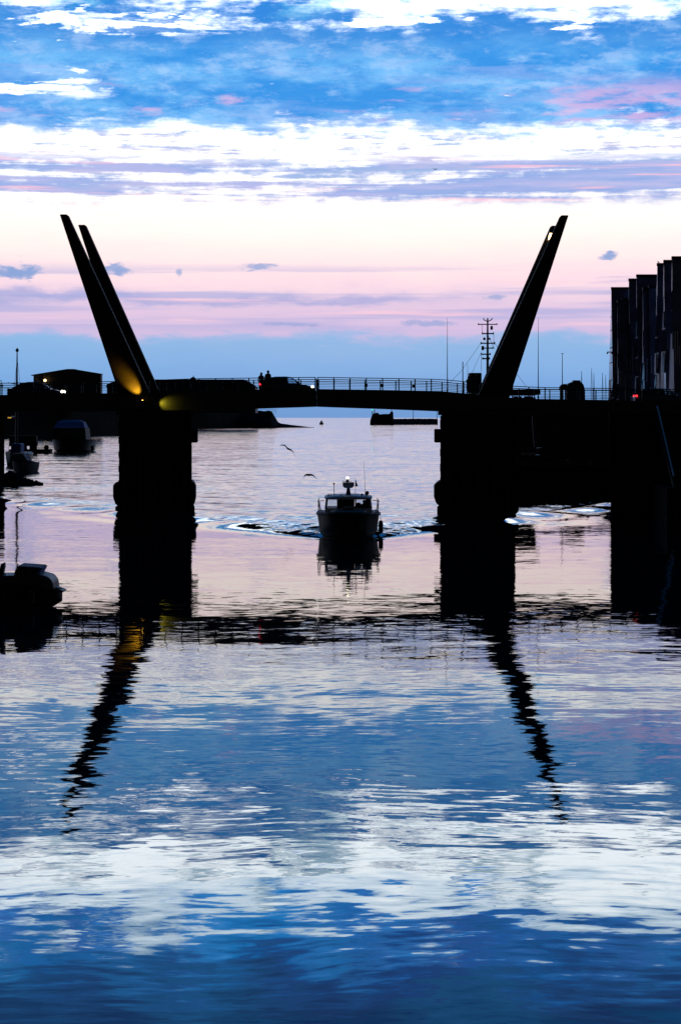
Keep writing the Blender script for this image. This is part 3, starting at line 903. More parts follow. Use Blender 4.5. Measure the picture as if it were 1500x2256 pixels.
bm = NB(); box(bm, a_.x + .9, b_.x - .2, YS + 4, YS + 15, 5.59, 10.0); bevel(bm, .08); wh = T.part('wheelhouse', bm, M['ship'])
bm = NB(); box(bm, a_.x + .6, sp_(1196, 0).x, YS + 3.4, YS + 15.6, sp_(0, 869).z, sp_(0, 857).z); bevel(bm, .05); T.part('wheelhouse_roof', bm, M['ship'], wh)
for i, (p0, p1) in enumerate(((1136, 1147), (1149, 1155), (1160, 1180))):
    bm = NB(); box(bm, sp_(p0, 0).x, sp_(p1, 0).x, YS + 3.93, YS + 3.99, sp_(0, 878).z, sp_(0, 872).z); T.part('window', bm, M['winglass'], wh)
bm = NB(); box(bm, sp_(1041, 0).x, sp_(1068, 0).x, YS + 6, YS + 9, sp_(0, 862).z, sp_(0, 819).z); bevel(bm, .06); T.part('funnel', bm, M['ship'], wh)
# aft face: lit doorway, pale locker, davit
bm = NB(); box(bm, sp_(1127.5, 0).x, sp_(1134, 0).x, YS + 2.93, YS + 2.99, sp_(0, 1026).z, sp_(0, 996).z); T.part('lit_doorway', bm, M['doorlit'], dh_)
bm = NB(); box(bm, sp_(1152, 0).x, sp_(1180, 0).x, YS + 1.6, YS + 2.9, sp_(0, 1025).z, sp_(0, 997).z); bevel(bm, .05); lk = T.part('pale_locker', bm, M['shipwhite'])
bm = NB(); lathe(bm, (sp_(1166, 0).x, YS + 1.55, sp_(0, 1010).z), [(.12, -.05), (.34, -.05), (.40, 0), (.34, .05), (.12, .05)], 14, 'y'); T.part('life_ring', bm, M['ship'], lk)
bm = NB(); box(bm, sp_(1127, 0).x, sp_(1196, 0).x, YS + 1.2, YS + 3.0, sp_(0, 991).z, sp_(0, 987).z); T.part('boat_deck', bm, M['grey'])
bm = NB(); tube(bm, [sp_(1177, 985, 2), sp_(1172, 913, 2)], .15, 8); T.part('davit', bm, M['grey'])
bm = NB(); box(bm, sp_(1138, 0).x, sp_(1185, 0).x, YS + 1.9, YS + 2.1, sp_(0, 916).z, sp_(0, 911).z); T.part('davit_beam', bm, M['grey'])
# mast
bm = NB(); tube(bm, [sp_(1084, 860, 8), sp_(1084, 780, 8), sp_(1084, 694, 8)], .22, 8, .10); ms = T.part('mast', bm, M['mast'])
for (p0, p1, py, th) in ((1063, 1105, 708, .07), (1072, 1097, 729, .09), (1069, 1100, 751, .09), (1071, 1096, 762, .08), (1070, 1090, 776, .09), (1073, 1088, 786, .10)):
    bm = NB(); tube(bm, [sp_(p0, py, 8), sp_(p1, py, 8)], th, 5); ya = T.part('yard', bm, M['mast'], ms)
    for p_ in (p0, p1):
        bm = NB(); tube(bm, [sp_(p_, py + 2, 8), sp_(p_, py - 3, 8)], th * .9, 5); T.part('yard_lamp', bm, M['mast'], ms)
bm = NB(); tube(bm, [sp_(1074, 694, 8), sp_(1076, 698, 8), sp_(1084, 702, 8), sp_(1092, 698, 8), sp_(1095, 694, 8)], .07, 5); T.part('forked_aerial', bm, M['mast'], ms)
for px, py, hh in ((1093, 716, 9), (1073, 762, 10), (1076.5, 741, 6), (1088, 741, 4)):
    bm = NB(); lathe(bm, sp_(px, py, 8), [(.05, -hh * .03), (.17, -hh * .025), (.17, hh * .025), (.05, hh * .03)], 8); T.part('signal_lamp', bm, M['mast'], ms)
for pts in ([sp_(1068, 752, 8), sp_(1022, 815, 6), sp_(994, 842, 4)], [sp_(1070, 770, 8), sp_(1046, 820, 6)], [sp_(1070, 776, 8), sp_(1069, 815, 8)], [sp_(1071, 708, 8), sp_(1072, 730, 8)], [sp_(1098, 729, 8), sp_(1098, 755, 8)],
            [sp_(1086, 735, 8), sp_(1100, 765, 8)], [sp_(1100, 751, 8), sp_(1145, 812, 9), sp_(1176, 850, 10)]):
    bm = NB(); tube(bm, pts, .025, 4); T.part('stay', bm, M['mast'], ms)
bm = NB(); tube(bm, [sp_(1038, 862, 7), sp_(1037.5, 797, 7)], .04, 5, .02); T.part('aerial', bm, M['mast'], wh)

# ------------------------------------------------------------------ gabled waterfront building on the right
bl = Thing('gabled_waterfront_building', (70, 340, 8.5), 'tall dark row of stepped, steep-gabled waterfront blocks at the right edge', 'building')
blocks = [  # left px, right px, top px, depth, foot shift left, fold inset
    (1346, 1384, 633, 404, 5.5, 2.0), (1384.5, 1402, 614, 396, 5.0, 3.2), (1401.5, 1447, 605, 388, 3.5, 2.4), (1447, 1462, 580, 372, 6.5, 2.6), (1461.5, 1480, 573, 364, 6.5, 2.8), (1479.5, 1580, 565, 356, 6.0, 2.4),
    (1359.5, 1370, 661, 400.5, 2.2, 1.4), (1369.5, 1384, 657, 400, 2.2, 1.4), (1415.5, 1428, 634, 384, 3.0, 2.0), (1428, 1444, 629, 383, 3.2, 2.0)]
br_ = random.Random(12)
fin_me = None
for bi, (a, b, tp, Yb, fl_, fi) in enumerate(blocks):
    y0 = Yb; y1 = Yb + (7.0 if bi < 6 else 3.0); k = Yb / F
    X0, X1 = (a - 750) * k, (b - 750) * k; zt = H - (tp - HY) * k; zb = 8.45
    hgt = zt - zb
    zf = zt - hgt * br_.uniform(.10, .16)            # the fold starts below the eaves
    dx0 = fl_ * k * 1.5; dx1 = fi * k * 2.2
    # the leaning side: front corner draws in, back corner kicks out
    f_tl, f_tr = Vector((X0, y0, zt)), Vector((X1, y0, zt)); f_bl, f_br = Vector((X0 + dx1, y0, zb)), Vector((X1 + dx1, y0, zb))
    q = (X0 / y0)
    b_tl, b_tr = Vector((X0 + .02 + q * (y1 - y0), y1, zt)), Vector((X1 + 1.0 + q * (y1 - y0), y1, zt)); b_bl, b_br = Vector((X0 - dx0 + q * (y1 - y0), y1, zb)), Vector((X1 + 1 + q * (y1 - y0), y1, zb))
    bm = NB(); loft(bm, [[f_tl, f_tr, f_br, f_bl], [b_tl, b_tr, b_br, b_bl]])
    blk = bl.part('gabled_block', bm, M['cladding'])
    # dark coping along the top edge
    bm = NB(); box(bm, X0 - .06, X1 + .02, y0 - .10, y0 + .5, zt - .55, zt + .05); bl.part('coping', bm, M['steel'], blk)
    # pale zinc fold and glazed strips on the leaning side
    def pt_side(f, u):     # f down the height, u from the front (0) to the back (1)
        fr_ = f_tl.lerp(f_bl, f); bk = b_tl.lerp(b_bl, f)
        return fr_.lerp(bk, u) + Vector((-.05, -.03, 0))
    cuts = [.02, .22 + br_.uniform(-.04, .04), .34, .47 + br_.uniform(-.03, .03), .60, .74, .88, .98]
    for i in range(len(cuts) - 1):
        n = 1 if i == 0 else (2 if i < 3 else 3)
        for j in range(n):
            if i > 1 and br_.random() < .35: continue
            u0, u1 = (j + .04) / n, (j + .90) / n
            q_ = [pt_side(cuts[i] + .004, u0), pt_side(cuts[i] + .004, u1), pt_side(cuts[i + 1] - .004, u1), pt_side(cuts[i + 1] - .004, u0)]
            b2 = NB(); a4 = [b2.verts.new(v) for v in q_]; c4 = [b2.verts.new(v + Vector((.05, .03, 0))) for v in q_]
            b2.faces.new(a4); b2.faces.new(c4[::-1])
            for m_ in range(4): b2.faces.new((a4[m_], c4[m_], c4[(m_ + 1) % 4], a4[(m_ + 1) % 4]))
            bl.part('zinc_panel' if i == 0 else 'glazed_strip', b2, M['zinc'] if (i == 0 or br_.random() < .25) else M['winglass'], blk)
    # upright fins over the lower part of the front
    nfin = max(2, int((b - a) / 4.2))
    for i in range(nfin):
        fx = X0 + dx1 + (X1 - X0) * (i + .5 + br_.uniform(-.25, .25)) / nfin
        if (fx / y0 * F + 750) > 1512: continue
        f0 = br_.uniform(.42, .7); ln = hgt * br_.uniform(.08, .22)
        if fin_me is None:
            bm = NB(); box(bm, -.09, .09, -.16, 0, -1, 0); o = mk('fin', bm, M['zinc'], blk); fin_me = o.data
        else: o = inst('fin', fin_me, blk, (0, 0, 0))
        o.location = Vector((fx, y0 - .02, zt - hgt * f0)) - bl.loc; o.scale = (1, 1, ln)
    for i in range(int((b - a) / 6) if bi < 6 else 1):
        fx = X0 + dx1 + (X1 - X0) * br_.uniform(.15, .9); f0 = br_.uniform(.32, .85); 
        if (fx / y0 * F + 750) > 1512: continue
        bm = NB(); box(bm, fx - .22, fx + .22, y0 - .05, y0 + .1, zt - hgt * f0 - br_.uniform(1.6, 3.2), zt - hgt * f0); bl.part('window', bm, M['winglass'], blk)
# bracketed lamp arm on the left-hand corner
c = P(1341, 776, 402); bm = NB(); box(bm, c.x - .45, c.x + .9, 401.6, 401.9, c.z - .08, c.z + .12); arm_ = bl.part('lamp_arm', bm, M['steel'])
for d_ in (-.4, .5):
    bm = NB(); box(bm, c.x + d_ - .12, c.x + d_ + .12, 401.5, 402.0, c.z - .38, c.z - .081); bl.part('lamp_head', bm, M['steel'], arm_)

# ------------------------------------------------------------------ left background: shed, warehouse, mast, lamp
T = Thing('gabled_shed', (P(148, 0, 800).x, 800, 10.6), 'broad dark shed with a shallow gable and a lit wall lamp, left of the arms', 'shed')
q = lambda px, py, Y_=800.0: (P(px, py, Y_).x, P(px, py, Y_).z)
zb = 10.55
bm = NB(); prism(bm, [(q(96, 0)[0], zb), (q(223, 0)[0], zb), q(223, 824), q(172, 815.5), q(140, 815.5), q(96, 823)], 800, 805); T.part('main_hall', bm, M['shed'])
bm = NB(); prism(bm, [(q(72, 0)[0], zb), (q(95.8, 0)[0], zb), q(95.8, 824), q(72, 827)], 803, 808); T.part('side_bay', bm, M['cladding'])
bm = NB(); prism(bm, [q(70, 826), q(139, 814.6), q(150, 813), q(165, 813), q(172, 814.6), q(224, 823.2), q(224, 824.6), q(172, 816), q(140, 816), q(70, 827.6)], 799, 806); T.part('roof', bm, M['steel'])
c = P(100, 838, 798.6); bm = NB(); ball(bm, c, .52, 10); wl = T.part('wall_lamp', bm, M['lampw'], None, True)
bm = NB(); tube(bm, [c + Vector((0, .3, .4)), c + Vector((0, 1.5, .6))], .12, 5); T.part('bracket', bm, M['steel'], wl)
for i in range(4):
    x0 = P(110 + i * 28, 0, 800).x; bm = NB(); box(bm, x0, x0 + 3.6, 799.86, 799.98, zb + .1, zb + 5.2); T.part('roller_door', bm, M['steel'])

YW = 1300
T = Thing('long_warehouse', (P(430, 0, YW).x, YW, 10.6), 'long low dark warehouse with a ridge turret, seen behind the left half of the bridge', 'warehouse')
q = lambda px, py: (P(px, py, YW).x, P(px, py, YW).z)
zb = 10.55
bm = NB(); prism(bm, [(q(236, 0)[0], zb), (q(563, 0)[0], zb), q(563, 852), q(236, 852)], YW, YW + 40); T.part('wall', bm, M['shed'])
bm = NB(); prism(bm, [q(234, 852.5), q(236, 847), q(246, 842), q(300, 836), q(538, 836), q(565, 852.5)], YW - .8, YW + 41); rf = T.part('roof', bm, M['land'])
bm = NB(); prism(bm, [q(417, 836), q(431, 836), q(429, 832), q(425.6, 830), q(425, 827), q(424.4, 830), q(420, 832)], YW + 4, YW + 8); T.part('ridge_turret', bm, M['land'], rf)

# old gaff mast far left
t_ = P(34, 765, 300)
T = Thing('moored_ketch', (t_.x, 300, 0), 'old sailing boat whose stout stayed mast rises at the far left', 'sailing boat')
bm = NB(); rings = []
for f, w, zk, zs in ((0, .05, .8, 2.4), (.15, 1.2, -.4, 2.1), (.5, 2.0, -.7, 1.7), (.85, 1.6, -.4, 1.8), (1.0, 1.0, .3, 2.0)):
    yy = 296 + 14 * f
    rings.append([Vector((t_.x - w, yy, zs)), Vector((t_.x - w * .75, yy, zk + .4)), Vector((t_.x, yy, zk)), Vector((t_.x + w * .75, yy, zk + .4)), Vector((t_.x + w, yy, zs))])
loft(bm, rings); T.part('hull', bm, M['hull'], None, True)
bm = NB(); tube(bm, [(t_.x - .1, 302, 1.5), (t_.x - .05, 302, t_.z * .7), (t_.x, 302, t_.z)], .26, 8, .07); ms = T.part('mast', bm, M['mast'])
bm = NB(); lathe(bm, (t_.x, 302, P(0, 771, 300).z), [(.10, -.25), (.26, -.1), (.26, .1), (.10, .3)], 8); T.part('masthead', bm, M['mast'], ms)
for dx_, dz_ in ((-1.4, 0), (1.6, 0), (.9, -2.5), (-.8, -2.0)):
    bm = NB(); tube(bm, [(t_.x + dx_, 302, 1.9), (t_.x, 302, t_.z - 1.5 + dz_)], .022, 4); T.part('stay', bm, M['mast'], ms)
bm = NB(); tube(bm, [(t_.x - .2, 301.8, 12.6), (t_.x - 1.4, 301.8, 12.8)], .06, 5); T.part('yard', bm, M['mast'], ms)
# street lamp at the frame edge
c = P(3, 838, 156.6)
T = Thing('bridge_lamp', (c.x - .35, 156.6, zfoot(3)), 'unlit curved lamp standard at the far left frame edge', 'street lamp')
bm = NB(); tube(bm, [(c.x - .35, 156.6, zfoot(3)), (c.x - .35, 156.6, c.z - .4), (c.x - .22, 156.6, c.z - .06), (c.x, 156.6, c.z), (c.x + .08, 156.6, c.z - .3)], .035, 6); T.part('stem', bm, M['mast'])
bm = NB(); lathe(bm, (c.x + .08, 156.6, c.z - .42), [(.10, -.08), (.12, 0), (.04, .12)], 8); T.part('lamp_shade', bm, M['mast'])
# quay wall lamp under the left approach
c = P(21, 920, 223)
T = Thing('quay_wall_lamp', (c.x, 223, c.z), 'small warm bulkhead lamp on the left quay wall under the bridge', 'lamp')
bm = NB(); box(bm, c.x - .15, c.x + .2, 222.9, 223.3, c.z - .08, c.z + .05); T.part('lens', bm, M['doorlit'])
bm = NB(); box(bm, c.x - .22, c.x + .26, 222.85, 225, c.z + .051, c.z + .18); T.part('hood', bm, M['steel'])

# ------------------------------------------------------------------ boats on the left
def hull(T, cx, y0, y1, hw_, zs0, zs1, m, bow=1, flip=False, zk=-.5, name='hull'):
    """bow at y0 when bow == 1; stations along y"""
    st_ = ((0, .03, 1.0, .55), (.08, .42, .92, .15), (.2, .74, .7, 0), (.4, .95, .35, -.1), (.7, 1.0, .1, -.1), (1.0, .92, 0, 0))
    bm = NB(); rings = []
    for f, w, sh_, k in st_:
        yy = y0 + (y1 - y0) * f
        zs = zs0 + (zs1 - zs0) * sh_; w *= hw_
        zz = zk + (zs - zk) * max(0, k)
        rings.append([Vector((cx - w, yy, zs)), Vector((cx - w * .97, yy, zs - .18)), Vector((cx - w * .88, yy, .15 + .3 * sh_)), Vector((cx - w * .45, yy, zz * .6 + zk * .4)), Vector((cx, yy, zz)),
                      Vector((cx + w * .45, yy, zz * .6 + zk * .4)), Vector((cx + w * .88, yy, .15 + .3 * sh_)), Vector((cx + w * .97, yy, zs - .18)), Vector((cx + w, yy, zs))])
    loft(bm, rings)
    return T.part(name, bm, m, None, True)


YB = 420.0
pb_ = lambda px, py, dy=0.0: Vector(((px - 750) * YB / F, YB + dy, H - (py - HY) * YB / F))
c = pb_(153, 0)
T = Thing('moored_cabin_cruiser', (c.x, YB, 0), 'large moored motor cruiser with a pale canopy under the left approach span', 'boat')
hull(T, c.x, YB - 1, YB + 14, pb_(201, 0).x - c.x, 2.3, 2.9, M['hull'])
bm = NB(); loft(bm, [[pb_(117, 968), pb_(190, 968), pb_(190, 968, 8), pb_(117, 968, 8)], [pb_(119, 943), pb_(188, 943), pb_(187, 943, 8), pb_(120, 943, 8)]]); sup = T.part('superstructure', bm, M['ship'])
bm = NB(); loft(bm, [[pb_(119, 942.5, -.3), pb_(188, 942.5, -.3), pb_(188, 942.5, 6), pb_(119, 942.5, 6)], [pb_(125, 929, 1.6), pb_(182, 929, 1.6), pb_(181, 930, 6), pb_(126, 930, 6)], [pb_(136, 925.5, 2.6), pb_(172, 925.5, 2.6), pb_(171, 926, 6), pb_(137, 926, 6)]]); T.part('canopy', bm, M['bluecanvas'], sup)
for px in (122, 185):
    bm = NB(); tube(bm, [pb_(px, 962, -.2), pb_(px, 943, -.2)], .12, 6); T.part('canopy_post', bm, M['rail'], sup)
for i in range(4):
    bm = NB(); a_ = pb_(122 + i * 17, 962, -.05); b_ = pb_(135 + i * 17, 948, -.05); box(bm, a_.x, b_.x, YB - .06, YB - .01, a_.z, b_.z); T.part('window', bm, M['winglass'], sup)
bm = NB(); lathe(bm, pb_(200.5, 988, 3), [(.1, -.6), (.32, -.5), (.34, .5), (.1, .6)], 8); T.part('fender', bm, M['rubber'])

YB = 262.0
c = pb_(46, 0)
T = Thing('moored_launch', (c.x, YB, 0), 'small dark launch with a blue-grey cover lying near the left quay corner', 'boat')
hull(T, c.x, YB - .5, YB + 7, pb_(73, 0).x - c.x, 1.25, 1.75, M['ship'])
bm = NB(); loft(bm, [[pb_(24, 1016), pb_(62, 1016), pb_(62, 1016, 3), pb_(24, 1016, 3)], [pb_(26, 1000), pb_(52, 1000), pb_(50, 1000, 3), pb_(27, 1000, 3)]]); T.part('wheelhouse', bm, M['canvas'])
bm = NB(); box(bm, pb_(24, 0).x, pb_(46, 0).x, YB + .2, YB + 3.2, pb_(0, 996).z, pb_(0, 977).z); bevel(bm, .12); T.part('canopy', bm, M['bluecanvas'])
bm = NB(); tube(bm, [pb_(56, 1018), pb_(58, 1008), pb_(66, 1008), pb_(70, 1020)], .04, 5); T.part('bow_rail', bm, M['rail'])

# floating pontoon and its piles
YB = 402.0
c = pb_(90, 0)
T = Thing('floating_pontoon', (c.x, YB, 0), 'low dark pontoon with square piles between the two moored boats', 'pontoon')
bm = NB(); box(bm, pb_(20, 0).x, pb_(112, 0).x, YB, YB + 3, -.3, .85); bevel(bm, .08); T.part('float', bm, M['timber'])
bm = NB(); box(bm, pb_(20, 0).x, pb_(80, 0).x, YB + .4, YB + 2.6, pb_(0, 983).z, pb_(0, 960).z); bevel(bm, .05); T.part('walkway_canopy', bm, M['timber'])
for p0, p1 in ((44, 47), (51, 58), (65, 80)):
    bm = NB(); box(bm, pb_(p0, 0).x, pb_(p1, 0).x, YB + .5, YB + 1.5, -1, pb_(0, 975).z); T.part('pile', bm, M['timber'])
bm = NB(); lathe(bm, pb_(103, 986), [(.42, -.05), (.52, -.04), (.52, .04), (.42, .05)], 16, 'y'); T.part('hoop', bm, M['timber'])

# motor boat at the left edge in the foreground, seen from the side
YB = 75.0
c = pb_(20, 0)
T = Thing('moored_motorboat', (c.x, YB, 0), 'dark motorboat with a raised windscreen, half out of frame at the left edge', 'boat')
bm = NB(); rings = []
for px, w, zs, zk in ((-190, 1.0, 1.02, -.2), (-60, 1.15, 1.0, -.3), (40, 1.1, .98, -.3), (85, .85, .92, -.15), (112, .5, .82, .1), (128, .08, .74, .45)):
    xx = pb_(px, 0).x
    rings.append([Vector((xx, YB + 1.2 - w, zs)), Vector((xx, YB + 1.2 - w * .92, zs * .45)), Vector((xx, YB + 1.2 - w * .4, zk * .5)), Vector((xx, YB + 1.2, zk)), Vector((xx, YB + 1.2 + w * .4, zk * .5)), Vector((xx, YB + 1.2 + w * .92, zs * .45)), Vector((xx, YB + 1.2 + w, zs))])
loft(bm, rings); T.part('hull', bm, M['hull'], None, True)
def fb(name, pts, w0, w1, m, bv=.03, parent=None):
    bm = NB(); q2 = [pb_(*p) for p in pts]; prism(bm, [(v.x, v.z) for v in q2], YB + 1.2 - w0, YB + 1.2 + w1); bevel(bm, bv); return T.part(name, bm, m, parent)
fb('coaming', [(-180, 1300), (-180, 1272), (25, 1270), (78, 1266), (104, 1273), (113, 1284), (116, 1302)], .82, .82, M['grey'], .05)
fb('foredeck', [(92, 1303), (93, 1300), (128, 1303), (134, 1306), (134, 1309), (92, 1309)], .45, .45, M['grey'], .01)
cb = fb('cabin', [(26, 1272), (29, 1258), (36, 1250.5), (82, 1253), (76, 1267), (70, 1272)], .70, .70, M['ship'], .04)
fb('roof', [(33, 1251.5), (36, 1248.5), (86, 1252), (85, 1254.5)], .78, .78, M['canvas'], .01, cb)
fb('windscreen', [(82, 1254), (90, 1253.5), (82, 1268), (75, 1268)], .68, .68, M['bluecanvas'], .01, cb)
for p0, p1 in ((34, 50), (54, 70)):
    bm = NB(); a_, b_ = pb_(p0, 1267), pb_(p1, 1256); box(bm, a_.x, b_.x, YB + .47, YB + .495, a_.z, b_.z); T.part('side_window', bm, M['winglass'], cb)
bm = NB(); tube(bm, [pb_(-20, 1271, .5), pb_(-6, 1264, .5), pb_(3, 1263, .5), pb_(8, 1270, .5)], .025, 6); T.part('grab_rail', bm, M['rail'])
bm = NB(); loft(bm, [[pb_(-6, 1270, .4), pb_(2, 1270, .4), pb_(2, 1270, .8), pb_(-6, 1270, .8)], [pb_(-4, 1254, .4), pb_(6, 1250, .4), pb_(6, 1250, .8), pb_(-4, 1254, .8)], [pb_(-2, 1245, .5), pb_(6, 1241, .5), pb_(6, 1241, .7), pb_(-2, 1245, .7)]]); T.part('outboard_cowl', bm, M['rubber'])
for px in (-100, 10, 70):
    bm = NB(); a_ = pb_(px, 1316, .0); lathe(bm, (a_.x, YB + .02, a_.z), [(.03, -.28), (.11, -.22), (.12, .2), (.03, .28)], 8); T.part('fender', bm, M['rubber'])

# ------------------------------------------------------------------ far boat, mole structures, beacon
YB = 2050.0
c = pb_(708, 0)
T = Thing('distant_boat', (c.x, YB, 0), 'tiny pale motorboat far out on the open water', 'boat')
hull(T, c.x, YB, YB + 10, 2.3, 1.6, 2.2, M['grey'])
bm = NB(); loft(bm, [[Vector((c.x - 1.6, YB + 2, 1.6)), Vector((c.x + 1.6, YB + 2, 1.6)), Vector((c.x + 1.6, YB + 7, 1.6)), Vector((c.x - 1.6, YB + 7, 1.6))], [Vector((c.x - .7, YB + 3, 4.2)), Vector((c.x + .7, YB + 3, 4.2)), Vector((c.x + .7, YB + 6, 4.2)), Vector((c.x - .7, YB + 6, 4.2))]]); T.part('cabin', bm, M['white'])
YB = 1995.0
c = pb_(838, 0)
T = Thing('harbour_light_tower', (c.x, YB, 0), 'dark stepped head of the harbour mole carrying a green light', 'light tower')
for nm, pts in (('base', [(815, 936), (816, 925), (820, 914), (824, 910), (832, 909), (836, 913), (846, 912), (858, 912), (862, 906), (866, 908), (867, 936)]), ):
    bm = NB(); q2 = [pb_(*p) for p in pts]; prism(bm, [(v.x, v.z) for v in q2], YB, YB + 14); bs = T.part(nm, bm, M['rock'])
bm = NB(); a_ = pb_(820, 914, 5); tube(bm, [a_, pb_(820.5, 904, 5)], .45, 8); bc = T.part('beacon_post', bm, M['mast'])
bm = NB(); ball(bm, pb_(820, 903, 4.5), .75, 8); T.part('green_light', bm, M['green'], bc, True)
for px, yt in ((825, 902), (863, 903)):
    bm = NB(); a_ = pb_(px, yt, 6); tube(bm, [(a_.x, a_.y, 3), a_], .5, 6); T.part('pillar', bm, M['mast'], bs)
for px, lb in ((910, 'thin post on the mole nearer the green light'), (962, 'thin post on the mole beside the right pier')):
    pole('mole_post', lb, 'post', px, 903, 2010.0, 5.8, .35, .25)
# fence on the end of the left breakwater
YB = 1425.0
T = Thing('breakwater_fence', (pb_(590, 0).x, YB, 9.4), 'thin fence along the end of the rubble breakwater', 'fence')
bm = NB(); tube(bm, [pb_(568, 902), pb_(608, 902)], .07, 4); T.part('rail', bm, M['rail'])
bm = NB(); tube(bm, [pb_(568, 906), pb_(608, 906)], .06, 4); T.part('rail', bm, M['rail'])
for i in range(9):
    bm = NB(); px = 568 + i * 5; tube(bm, [pb_(px, 912), pb_(px, 901.6)], .08, 4); T.part('post', bm, M['rail'])

# ------------------------------------------------------------------ gulls
def gull(label, px, py, Yg, pts, ln=.42, perched=False):
    c0 = P(px, py, Yg); k = Yg / F
    T = Thing('gull', c0, label, 'gull', 'gulls')
    bm = NB()
    # body spindle
    prof = [(.004, -.24), (.03, -.20), (.055, -.12), (.065, -.02), (.055, .08), (.035, .17), (.02, .24)]
    rings = []
    for r, yy in prof:
        rings.append([Vector((r * math.cos(t), yy * ln / .42, r * .85 * math.sin(t) + .012)) for t in (2 * math.pi * j / 8 for j in range(8))])
    loft(bm, rings)
    W_ = [(Vector(((x - px) * k, .0, -(y - py) * k))) for x, y in pts]
    mid = min(range(len(W_)), key=lambda i: W_[i].length)
    rings = []
    n = len(W_)
    for i, w in enumerate(W_):
        f = abs(i - mid) / max(mid, n - 1 - mid)
        ch = .20 * (1 - f) ** .5 + .03
        sweep = .10 * f
        th = .075 * (1 - f) + .024
        rings.append([w + Vector((0, sweep - ch * .5, 0)), w + Vector((0, sweep - ch * .1, th)), w + Vector((0, sweep + ch * .5, 0)), w + Vector((0, sweep - ch * .1, -th))])
    loft(bm, rings)
    T2 = mk('body', bm, M['feather'], T.o, True)
    bm = NB(); lathe(bm, (0, -.27, .012), [(.016, .05), (.010, .0), (.002, -.03)][::-1], 6, 'y'); mk('beak', bm, M['rim'], T.o)
    return T


gull('gull banking with one wing raised, higher of the two above the boat', 633, 988, 168, [(617, 981), (622, 980.4), (628, 981.5), (631, 985), (633, 988), (637, 989.5), (642, 992), (646, 996), (650, 1005)])
gull('gull with arched wings, lower of the two above the boat', 680, 1046.5, 165, [(668, 1058.5), (668.6, 1053), (671, 1048), (675, 1045.8), (680, 1046.5), (686, 1046), (690, 1047.5), (694, 1051), (697, 1054.5)])
gull('tiny gull high in the sky above the bridge', 958, 373, 420, [(953, 371), (955.5, 371.5), (957, 373), (958, 373.4), (959.5, 373), (961.5, 372), (964, 372.5)], .5)
bm = NB(); c = P(1449, 577, 372.3)
T = Thing('perched_gull', (c.x, c.y, H - (580 - HY) * 372 / F + .04), 'small bird perched on the corner of the gabled building roof', 'gull', 'gulls')
zz = T.loc.z
loft(bm, [[Vector((c.x + a_, c.y + .02 * math.cos(t), zz + b_ + .12 * r_ * math.sin(t))) + Vector((0, .10 * r_ * math.cos(t), 0)) for t in (2 * math.pi * j / 8 for j in range(8))] for a_, b_, r_ in ((-.22, .37, .12), (-.16, .38, .6), (-.10, .32, .55), (-.04, .24, .9), (.08, .18, 1.0), (.18, .14, .6), (.34, .08, .1))])
T.part('body', bm, M['feather'], None, True)
for d_ in (-.03, .05):
    bm = NB(); tube(bm, [(c.x + d_, c.y, zz), (c.x + d_, c.y, zz + .14)], .012, 5); T.part('leg', bm, M['rim'])

# ------------------------------------------------------------------ the boat coming through
BO = Vector((P(768, 0, 117.4).x, 117.4, 0))
T = Thing('approaching_motorboat', BO, 'dark-hulled cabin motorboat heading straight towards us through the bridge', 'motorboat')
x0 = BO.x; y0 = BO.y
bm = NB(); rings = []
for yy, ws, wc, zs, zc, zk in ((0.0, .05, .03, 1.66, .9, .45), (.35, .72, .42, 1.64, .55, .05), (.9, 1.24, .95, 1.60, .40, -.3), (1.8, 1.66, 1.46, 1.55, .28, -.5), (3.2, 1.90, 1.74, 1.48, .18, -.55), (5.5, 1.96, 1.82, 1.42, .10, -.5), (8.6, 1.90, 1.78, 1.40, .08, -.4)):
    L_ = [(-ws, zs), (-ws * 1.0, zs - .10), (-(ws * .35 + wc * .65), (zs + zc) / 2), (-wc, zc), (-wc * .4, zk * .7), (0, zk)]
    rings.append([Vector((x0 + a, y0 + yy, z)) for a, z in L_] + [Vector((x0 - a, y0 + yy, z)) for a, z in L_[-2::-1]])
loft(bm, rings); hu = T.part('hull', bm, M['hull'], None, True)
# rubbing strake along the sheer
for s in (-1, 1):
    bm = NB(); tube(bm, [(x0 + s * ws, y0 + yy, zs - .06) for yy, ws, zs in ((0, .06, 1.66), (.35, .74, 1.64), (.9, 1.26, 1.60), (1.8, 1.68, 1.55), (3.2, 1.93, 1.48), (5.5, 1.99, 1.42), (8.6, 1.93, 1.40))], .055, 6); T.part('rubbing_strake', bm, M['rubber'], hu)
bm = NB(); a_ = [(0, .05, 1.665), (.35, .70, 1.645), (.9, 1.22, 1.605), (1.8, 1.64, 1.555), (3.2, 1.88, 1.485), (8.6, 1.88, 1.405)]
loft(bm, [[Vector((x0 - w, y0 + yy, z)), Vector((x0 + w, y0 + yy, z)), Vector((x0 + w, y0 + yy, z + .03)), Vector((x0 - w, y0 + yy, z + .03))] for yy, w, z in a_]); T.part('deck', bm, M['grey'])
cx0, cx1 = x0 - 1.45, x0 + 1.45
ya, yb2 = y0 + 3.0, y0 + 6.4
# trunk below the windows
bm = NB(); loft(bm, [[Vector((x0 - 1.48, ya - .15, 1.46)), Vector((x0 + 1.48, ya - .15, 1.46)), Vector((x0 + 1.48, yb2, 1.43)), Vector((x0 - 1.48, yb2, 1.43))], [Vector((x0 - 1.44, ya + .05, 1.78)), Vector((x0 + 1.44, ya + .05, 1.78)), Vector((x0 + 1.44, yb2, 1.78)), Vector((x0 - 1.44, yb2, 1.78))]]); cbn = T.part('cabin', bm, M['white'])
